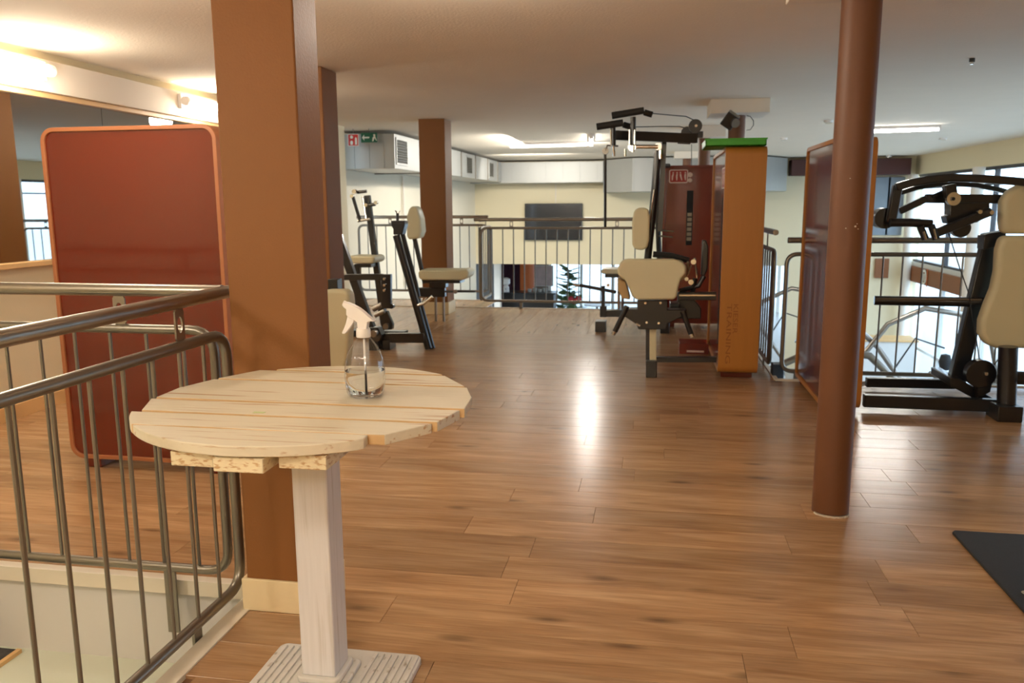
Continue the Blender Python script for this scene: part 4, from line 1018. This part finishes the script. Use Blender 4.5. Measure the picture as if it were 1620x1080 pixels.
while k < xb:
    bm = N(); box(bm, k, k+.02, YB-.812, YB-.80, at(870, 289, YB-.8).z, 2.44); obj('folded_seam', bm, M['galv'], dC); k += .42
p = at(1000, 303, YB-1.6)
bm = N(); prism(bm, [(xb+.005, YB-.01, p.z), (xb+.005, YB-.8, p.z), (p.x, YB-1.6, p.z), (2.4, YB-1.6, p.z), (3.1, YB-.5, p.z), (3.1, YB-.01, p.z)], (0, 0, 2.46-p.z)); obj('duct_bend', bm, M['galv'], dC, bev=.006)
for x in (p.x, p.x+.7, p.x+1.4, p.x+2.1):
    bm = N(); box(bm, x, x+.03, YB-1.615, YB-1.59, p.z, 2.46); obj('flange', bm, M['galv'], dC)
bm = N(); cyl(bm, (-4.56, atX(638, 300, -4.56).y, -.1), (-4.56, atX(638, 300, -4.56).y, 1.94), .02, 8)
tag(obj('wall_conduit', bm, M['cap']), 'thin vertical conduit on the white wall below the air duct', 'pipe')
# hanging signs
p, q = at(550, 212, 11.35), at(568, 231, 11.35)
sg = thing('fire_sign', 'red square fire extinguisher sign hanging at the air duct', 'sign', (p.x, 11.35, q.z))
bm = N(); box(bm, p.x, q.x, 11.345, 11.355, q.z, p.z); obj('sign_plate', bm, M['signred'], sg)
w = q.x-p.x; h = p.z-q.z
bm = N(); ring(bm, [(0, 0), (w, 0), (w, h), (0, h)], [(.008, .008), (w-.008, .008), (w-.008, h-.008), (.008, h-.008)], lambda a, b4: Vector((p.x+a, 11.345, q.z+b4)), (0, -.002, 0)); obj('sign_border', bm, M['signwhite'], sg, smooth=False)
bm = N()
f = lambda a, b4: Vector((p.x+a*w, 11.345, q.z+b4*h))
prism(bm, [f(.25, .12), f(.45, .12), f(.47, .35), f(.4, .45), f(.3, .45), f(.22, .35)], (0, -.002, 0))
prism(bm, [f(.28, .62), f(.44, .62), f(.5, .75), f(.40, .88), f(.30, .88), f(.22, .75)], (0, -.002, 0))
obj('flame_symbol', bm, M['signwhite'], sg, smooth=False)
bm = N(); prism(bm, [f(.66, .12), f(.84, .12), f(.84, .6), f(.78, .72), f(.72, .72), f(.66, .6)], (0, -.002, 0)); obj('extinguisher_symbol', bm, M['signwhite'], sg, smooth=False)
bm = N(); cyl(bm, (p.x+w/2, 11.35, p.z), (p.x+w/2, 11.35, ZC), .004, 6); obj('sign_hanger', bm, M['steel_dark'], sg)
p, q = at(571, 210, 11.35), at(597, 225, 11.35)
sg2 = thing('exit_sign', 'green emergency exit sign with white arrow beside the red sign', 'sign', (p.x, 11.35, q.z))
w = q.x-p.x; h = p.z-q.z
bm = N(); box(bm, p.x, q.x, 11.345, 11.355, q.z, p.z); obj('sign_plate', bm, M['signgreen'], sg2)
bm = N(); prism(bm, [f(.06, .5), f(.2, .8), f(.2, .58), f(.52, .58), f(.52, .42), f(.2, .42), f(.2, .2)], (0, -.002, 0)); obj('arrow_symbol', bm, M['signwhite'], sg2, smooth=False)
bm = N(); prism(bm, [f(.70, .1), f(.76, .1), f(.84, .45), f(.94, .15), f(.98, .2), f(.88, .62), f(.9, .78), f(.82, .85), f(.76, .78), f(.80, .6), f(.72, .5)], (0, -.002, 0)); obj('runner_symbol', bm, M['signwhite'], sg2, smooth=False)
bm = N(); cyl(bm, (p.x+w/2, 11.35, p.z), (p.x+w/2, 11.35, ZC), .004, 6); obj('sign_hanger', bm, M['steel_dark'], sg2)
# television
p, q = at(830, 322, YB-.1), at(921, 380, YB-.1)
tv = thing('television', 'black flat television on the far cream wall', 'television', ((p.x+q.x)/2, YB-.05, q.z))
bm = N(); box(bm, p.x, q.x, YB-.1, YB-.03, q.z, p.z); obj('tv_case', bm, M['black'], tv, bev=.01)
bm = N(); box(bm, p.x+.04, q.x-.04, YB-.103, YB-.1, q.z+.06, p.z-.04); obj('screen', bm, M['tv'], tv)
bm = N(); box(bm, p.x+.6, p.x+.9, YB-.03, YB-.001, q.z+.3, p.z-.2); obj('wall_bracket', bm, M['black'], tv)
u = at(879, 292, YB-.02)
bm = N(); box(bm, u.x-.012, u.x+.012, YB-.03, YB-.001, p.z-.05, u.z); tag(obj('cable_duct', bm, M['cap']), 'thin white cable channel above the television', 'cable')

# ------------------------------------------------------------------ gym mat
bm = N(); prism(bm, [(1.305, 2.2, .001), (2.6, 2.2, .001), (2.6, 3.62, .001), (1.32, 3.62, .001), (1.305, 3.60, .001)], (0, 0, .012))
gm = thing('gym_mat', 'black rubber mat on the floor at the right picture edge', 'mat', (1.9, 2.9, 0))
obj('mat_sheet', bm, M['mat'], gm, bev=.004)
e0 = None
bm = N(); ring(bm, [(.022*math.cos(2*PI*k/20), .022*math.sin(2*PI*k/20)) for k in range(20)], [(.013*math.cos(2*PI*k/20), .013*math.sin(2*PI*k/20)) for k in range(20)], lambda a, b4: Vector((1.372+a, 3.03+b4, .013)), (0, 0, .004)); obj('eyelet', bm, M['chrome'], gm)

# ------------------------------------------------------------------ lower hall seen through the railings
def frame_machine(label, cx2, cy2, z0, pads=True, tint='steel'):
    t = thing('cable_machine', label, 'machine', (cx2, cy2, z0), 'training machines in the lower hall')
    P = lambda x, y, z: (cx2+x*1.1, cy2+y, z0+z*1.1)
    bm = N(); tube(bm, [P(-.8, 0, 1.5), P(-.5, 0, 1.95), P(0, 0, 2.2), P(.5, 0, 2.12), P(.95, 0, 1.7), P(1.1, 0, 1.1)], .045, 12); obj('arched_tube', bm, M[tint], t)
    bm = N(); tube(bm, [P(-1.2, .1, 2.15), P(-.6, .1, 1.6), P(-.1, .1, .9), P(0, .1, 0)], .045, 12); obj('slanted_tube', bm, M[tint], t)
    bm = N(); box(bm, cx2-1.25, cx2-.9, cy2+.1, cy2+.4, z0, z0+1.9); obj('weight_tower', bm, M['greypanel'], t, bev=.01)
    bm = N(); box(bm, cx2-1.2, cx2-.95, cy2+.07, cy2+.1, z0+.2, z0+1.5); obj('weight_stack', bm, M['dark'], t)
    bm = N(); tube(bm, [P(.1, -.1, 1.25), P(.9, -.1, .85)], .04, 10); obj('press_arm', bm, M[tint], t)
    bm = N(); bar(bm, P(-1.1, .2, .05), P(1.1, .2, .05), .1, .08, (0, 0, 1)); obj('floor_beam', bm, M['steel_dark'], t)
    bm = N(); bar(bm, P(1.08, .1, .05), P(1.08, .1, 1.2), .08, .08); obj('rear_post', bm, M['steel_dark'], t)
    bm = N(); box(bm, cx2+.15, cx2+.95, cy2-.25, cy2+.2, z0+.62, z0+.72); obj('seat', bm, M['dark'], t, bev=.03, seg=3)
    bm = N(); bar(bm, P(.5, 0, .05), P(.5, 0, .64), .08, .08); obj('seat_post', bm, M['steel_dark'], t)
    for x in (.3, .75):
        bm = N(); lathe(bm, [(0, -.14), (.07, -.12), (.10, 0), (.07, .12), (0, .14)], P(x, -.12, 1.42 if x < .5 else 1.2), 14); obj('pad', bm, M['rubber'], t)
    bm = N(); tube(bm, [P(-.35, 0, 1.3), P(-.1, 0, 1.75), P(.3, -.05, 1.62)], .015, 8); obj('cable', bm, M['black'], t)
p = at(1462, 505, 14.0)
frame_machine('arched silver machine of the lower hall right of the foreground column', p.x, 14.0, ZL)
frame_machine('silver machine of the lower hall farther back towards the windows', p.x-1.6, 17.0, ZL)
frame_machine('silver machine of the lower hall between the amber cabinets', 2.0, 10.0, ZL)
bm = N(); box(bm, 4.3, 5.8, 19.0, 19.6, ZL, ZL+1.05)
dk = thing('service_desk', 'pale service desk in the lower hall near the far windows', 'desk', (5, 19.3, ZL)); obj('desk_body', bm, M['frame_white'], dk, bev=.02)
bm = N(); box(bm, 4.25, 5.85, 18.95, 19.65, ZL+1.05, ZL+1.1); obj('desk_top', bm, M['trimwood'], dk, bev=.01)
# cafe under the back wall
yc = 24.5
def cx_(u, Yy): return at(u, 450, Yy).x
ct = thing('cafe_counter', 'long dark bar counter below the television wall', 'counter', (cx_(835, yc), yc, ZL))
z = at(835, 463, yc).z
bm = N(); box(bm, cx_(795, yc), cx_(876, yc), yc, yc+.7, ZL, z-.04); obj('counter_body', bm, M['dark'], ct, bev=.01)
bm = N(); box(bm, cx_(792, yc), cx_(879, yc), yc-.05, yc+.75, z-.04, z); obj('counter_top', bm, M['black'], ct, bev=.008)
cl = pillar_x = cx_(788, 22.5)
bm = N(); box(bm, cl-.1, cl+.08, 22.4, 22.6, ZL, ZO); tag(obj('cafe_post', bm, M['cap'], bev=.01), 'slim cream post left of the bar counter', 'column')
bm = N(); box(bm, cx_(742, 23), cx_(782, 23), 23, 23.3, ZL, ZO); tag(obj('dark_partition', bm, M['dark'], bev=.01), 'dark partition seen behind the end of the short railing', 'partition')
bm = N(); a = cx_(834, 27); cyl(bm, (a, 27, ZL), (a, 27, ZO), .24, 24); tag(obj('orange_column', bm, M['orange']), 'orange round column behind the bar counter', 'column')
bm = N(); n = 30; xa, xb2 = cx_(792, 29), cx_(828, 29)
for k in range(n):
    x0 = xa+(xb2-xa)*k/n; x1 = xa+(xb2-xa)*(k+1)/n; o1 = .05*(k % 2); o2 = .05*((k+1) % 2)
    v = [bm.verts.new(q) for q in ((x0, 29+o1, ZL), (x1, 29+o2, ZL), (x1, 29+o2, ZO-.25), (x0, 29+o1, ZO-.25))]; bm.faces.new(v)
bmesh.ops.solidify(bm, geom=bm.faces[:], thickness=.02)
tag(obj('curtain', bm, M['purple']), 'folded purple curtain behind the bar counter', 'curtain')
bm = N(); box(bm, -8, cx_(868, 30.2), 30, 30.2, ZL, ZO); struct('wall_cafe_back', bm, mat('taupe_wall', S(130, 112, 96), .8))
# window front of the cafe
xw0 = cx_(868, 32); 
bm = N(); box(bm, xw0, 8, 32, 32.1, ZO-.12, ZO)
k = xw0
while k < 8: box(bm, k, k+.10, 31.95, 32.1, ZL, ZO); k += 1.25
wf = struct('window_40', bm, M['frame_white'])
bm = N(); box(bm, xw0, 8, 32.04, 32.05, ZL, ZO-.12); obj('pane', bm, M['glass'], wf)
# items on the counter
def on_counter(u, dy=.2): return cx_(u, yc+dy), yc+dy, z
x, y, zz = on_counter(801)
jug = thing('water_dispenser', 'white dispenser standing on the left end of the bar counter', 'dispenser', (x, y, zz))
bm = N(); lathe(bm, [(0, 0), (.09, 0), (.09, .16), (.05, .2), (.12, .26), (.12, .40), (.05, .44), (0, .44)], (x, y, zz), 16); obj('dispenser_body', bm, M['white_plastic'], jug)
bm = N(); cbox(bm, (x, y-.11, zz+.1), .03, .05, .03); obj('tap', bm, M['chrome'], jug)
for i, u in enumerate((838, 846, 854, 862)):
    x, y, zz = on_counter(u, .3)
    bo = thing('serving_bowl', ('pale bowl beside the orange column on the bar counter', 'pale bowl second from the orange column on the bar counter', 'pale bowl third from the orange column on the bar counter', 'pale bowl nearest the right end of the bar counter')[i], 'bowl', (x, y, zz), 'bowls on the bar counter')
    bm = N(); lathe(bm, [(0, 0), (.06, 0), (.07, .09+.03*(i % 2)), (.06, .09+.03*(i % 2)), (.04, .02), (0, .02)], (x, y, zz), 16); obj('bowl_body', bm, M['galv'], bo)
x = cx_(857, 29.7)
po = thing('wall_poster', 'pink and white poster on the cafe back wall', 'poster', (x, 29.97, -.9))
bm = N(); box(bm, x-.45, x+.35, 29.95, 29.99, at(857, 452, 29.9).z, at(857, 421, 29.9).z); obj('poster_sheet', bm, mat('poster_print', S(200, 176, 170), .6, noise=.5, scale=3), po)
bm = N(); box(bm, x-.5, x+.4, 29.98, 29.995, at(857, 453, 29.9).z, at(857, 420, 29.9).z); obj('poster_frame', bm, M['frame_white'], po)
def plant(u, Yy, vtop, label, nl, flower=False):
    X = cx_(u, Yy); top = at(u, vtop, Yy).z
    t = thing('potted_plant', label, 'plant', (X, Yy, ZL))
    bm = N(); lathe(bm, [(0, 0), (.18, 0), (.25, .4), (.22, .4), (.2, .36), (0, .36)], (X, Yy, ZL), 18); obj('pot', bm, M['terracotta'], t)
    bm = N(); tube(bm, [(X, Yy, ZL+.3), (X+.04, Yy, (ZL+top)/2), (X-.02, Yy, top-.1)], .02, 6); obj('stem', bm, M['leaf'], t)
    for k in range(nl):
        zz = ZL+.45+(top-ZL-.5)*(k/nl)**.8; a = k*2.4; L = random.uniform(.34, .58); up = random.uniform(.0, .5)
        d = Vector((math.cos(a), math.sin(a), up)).normalized(); s = d.cross(Vector((0, 0, 1))).normalized(); b0 = Vector((X, Yy, zz)); wv = .14
        bm = N(); prism(bm, [b0, b0+d*L*.35+s*wv, b0+d*L*.75+s*wv*.7, b0+d*L, b0+d*L*.75-s*wv*.7, b0+d*L*.35-s*wv], d.cross(s)*.006); obj('leaf', bm, M['leaf'], t, smooth=False)
    if flower:
        for k in range(3):
            bm = N(); ball(bm, (X+.12*k-.1, Yy-.15, top-.15-.08*(k % 2)), .09, 10); obj('blossom', bm, M['flower'], t)
plant(900, 27.5, 423, 'tall green plant before the cafe windows', 44)
plant(889, 26.0, 462, 'low bushy plant at the right end of the bar counter', 20)
plant(909, 24.8, 464, 'low plant with red blossoms beside the bar counter', 16, True)
for i, (u, Yy) in enumerate(((925, 26), (945, 27.5))):
    X = cx_(u, Yy); t = thing('cafe_table', ('white cafe table by the windows nearer the plants', 'white cafe table by the windows right of the other')[i], 'table', (X, Yy, ZL), 'white cafe tables')
    bm = N(); cyl(bm, (X, Yy, ZL+.72), (X, Yy, ZL+.75), .45, 24); obj('table_top', bm, M['white_plastic'], t)
    bm = N(); cyl(bm, (X, Yy, ZL), (X, Yy, ZL+.72), .04, 10); cyl(bm, (X, Yy, ZL), (X, Yy, ZL+.02), .25, 20); obj('table_foot', bm, M['steel_dark'], t)
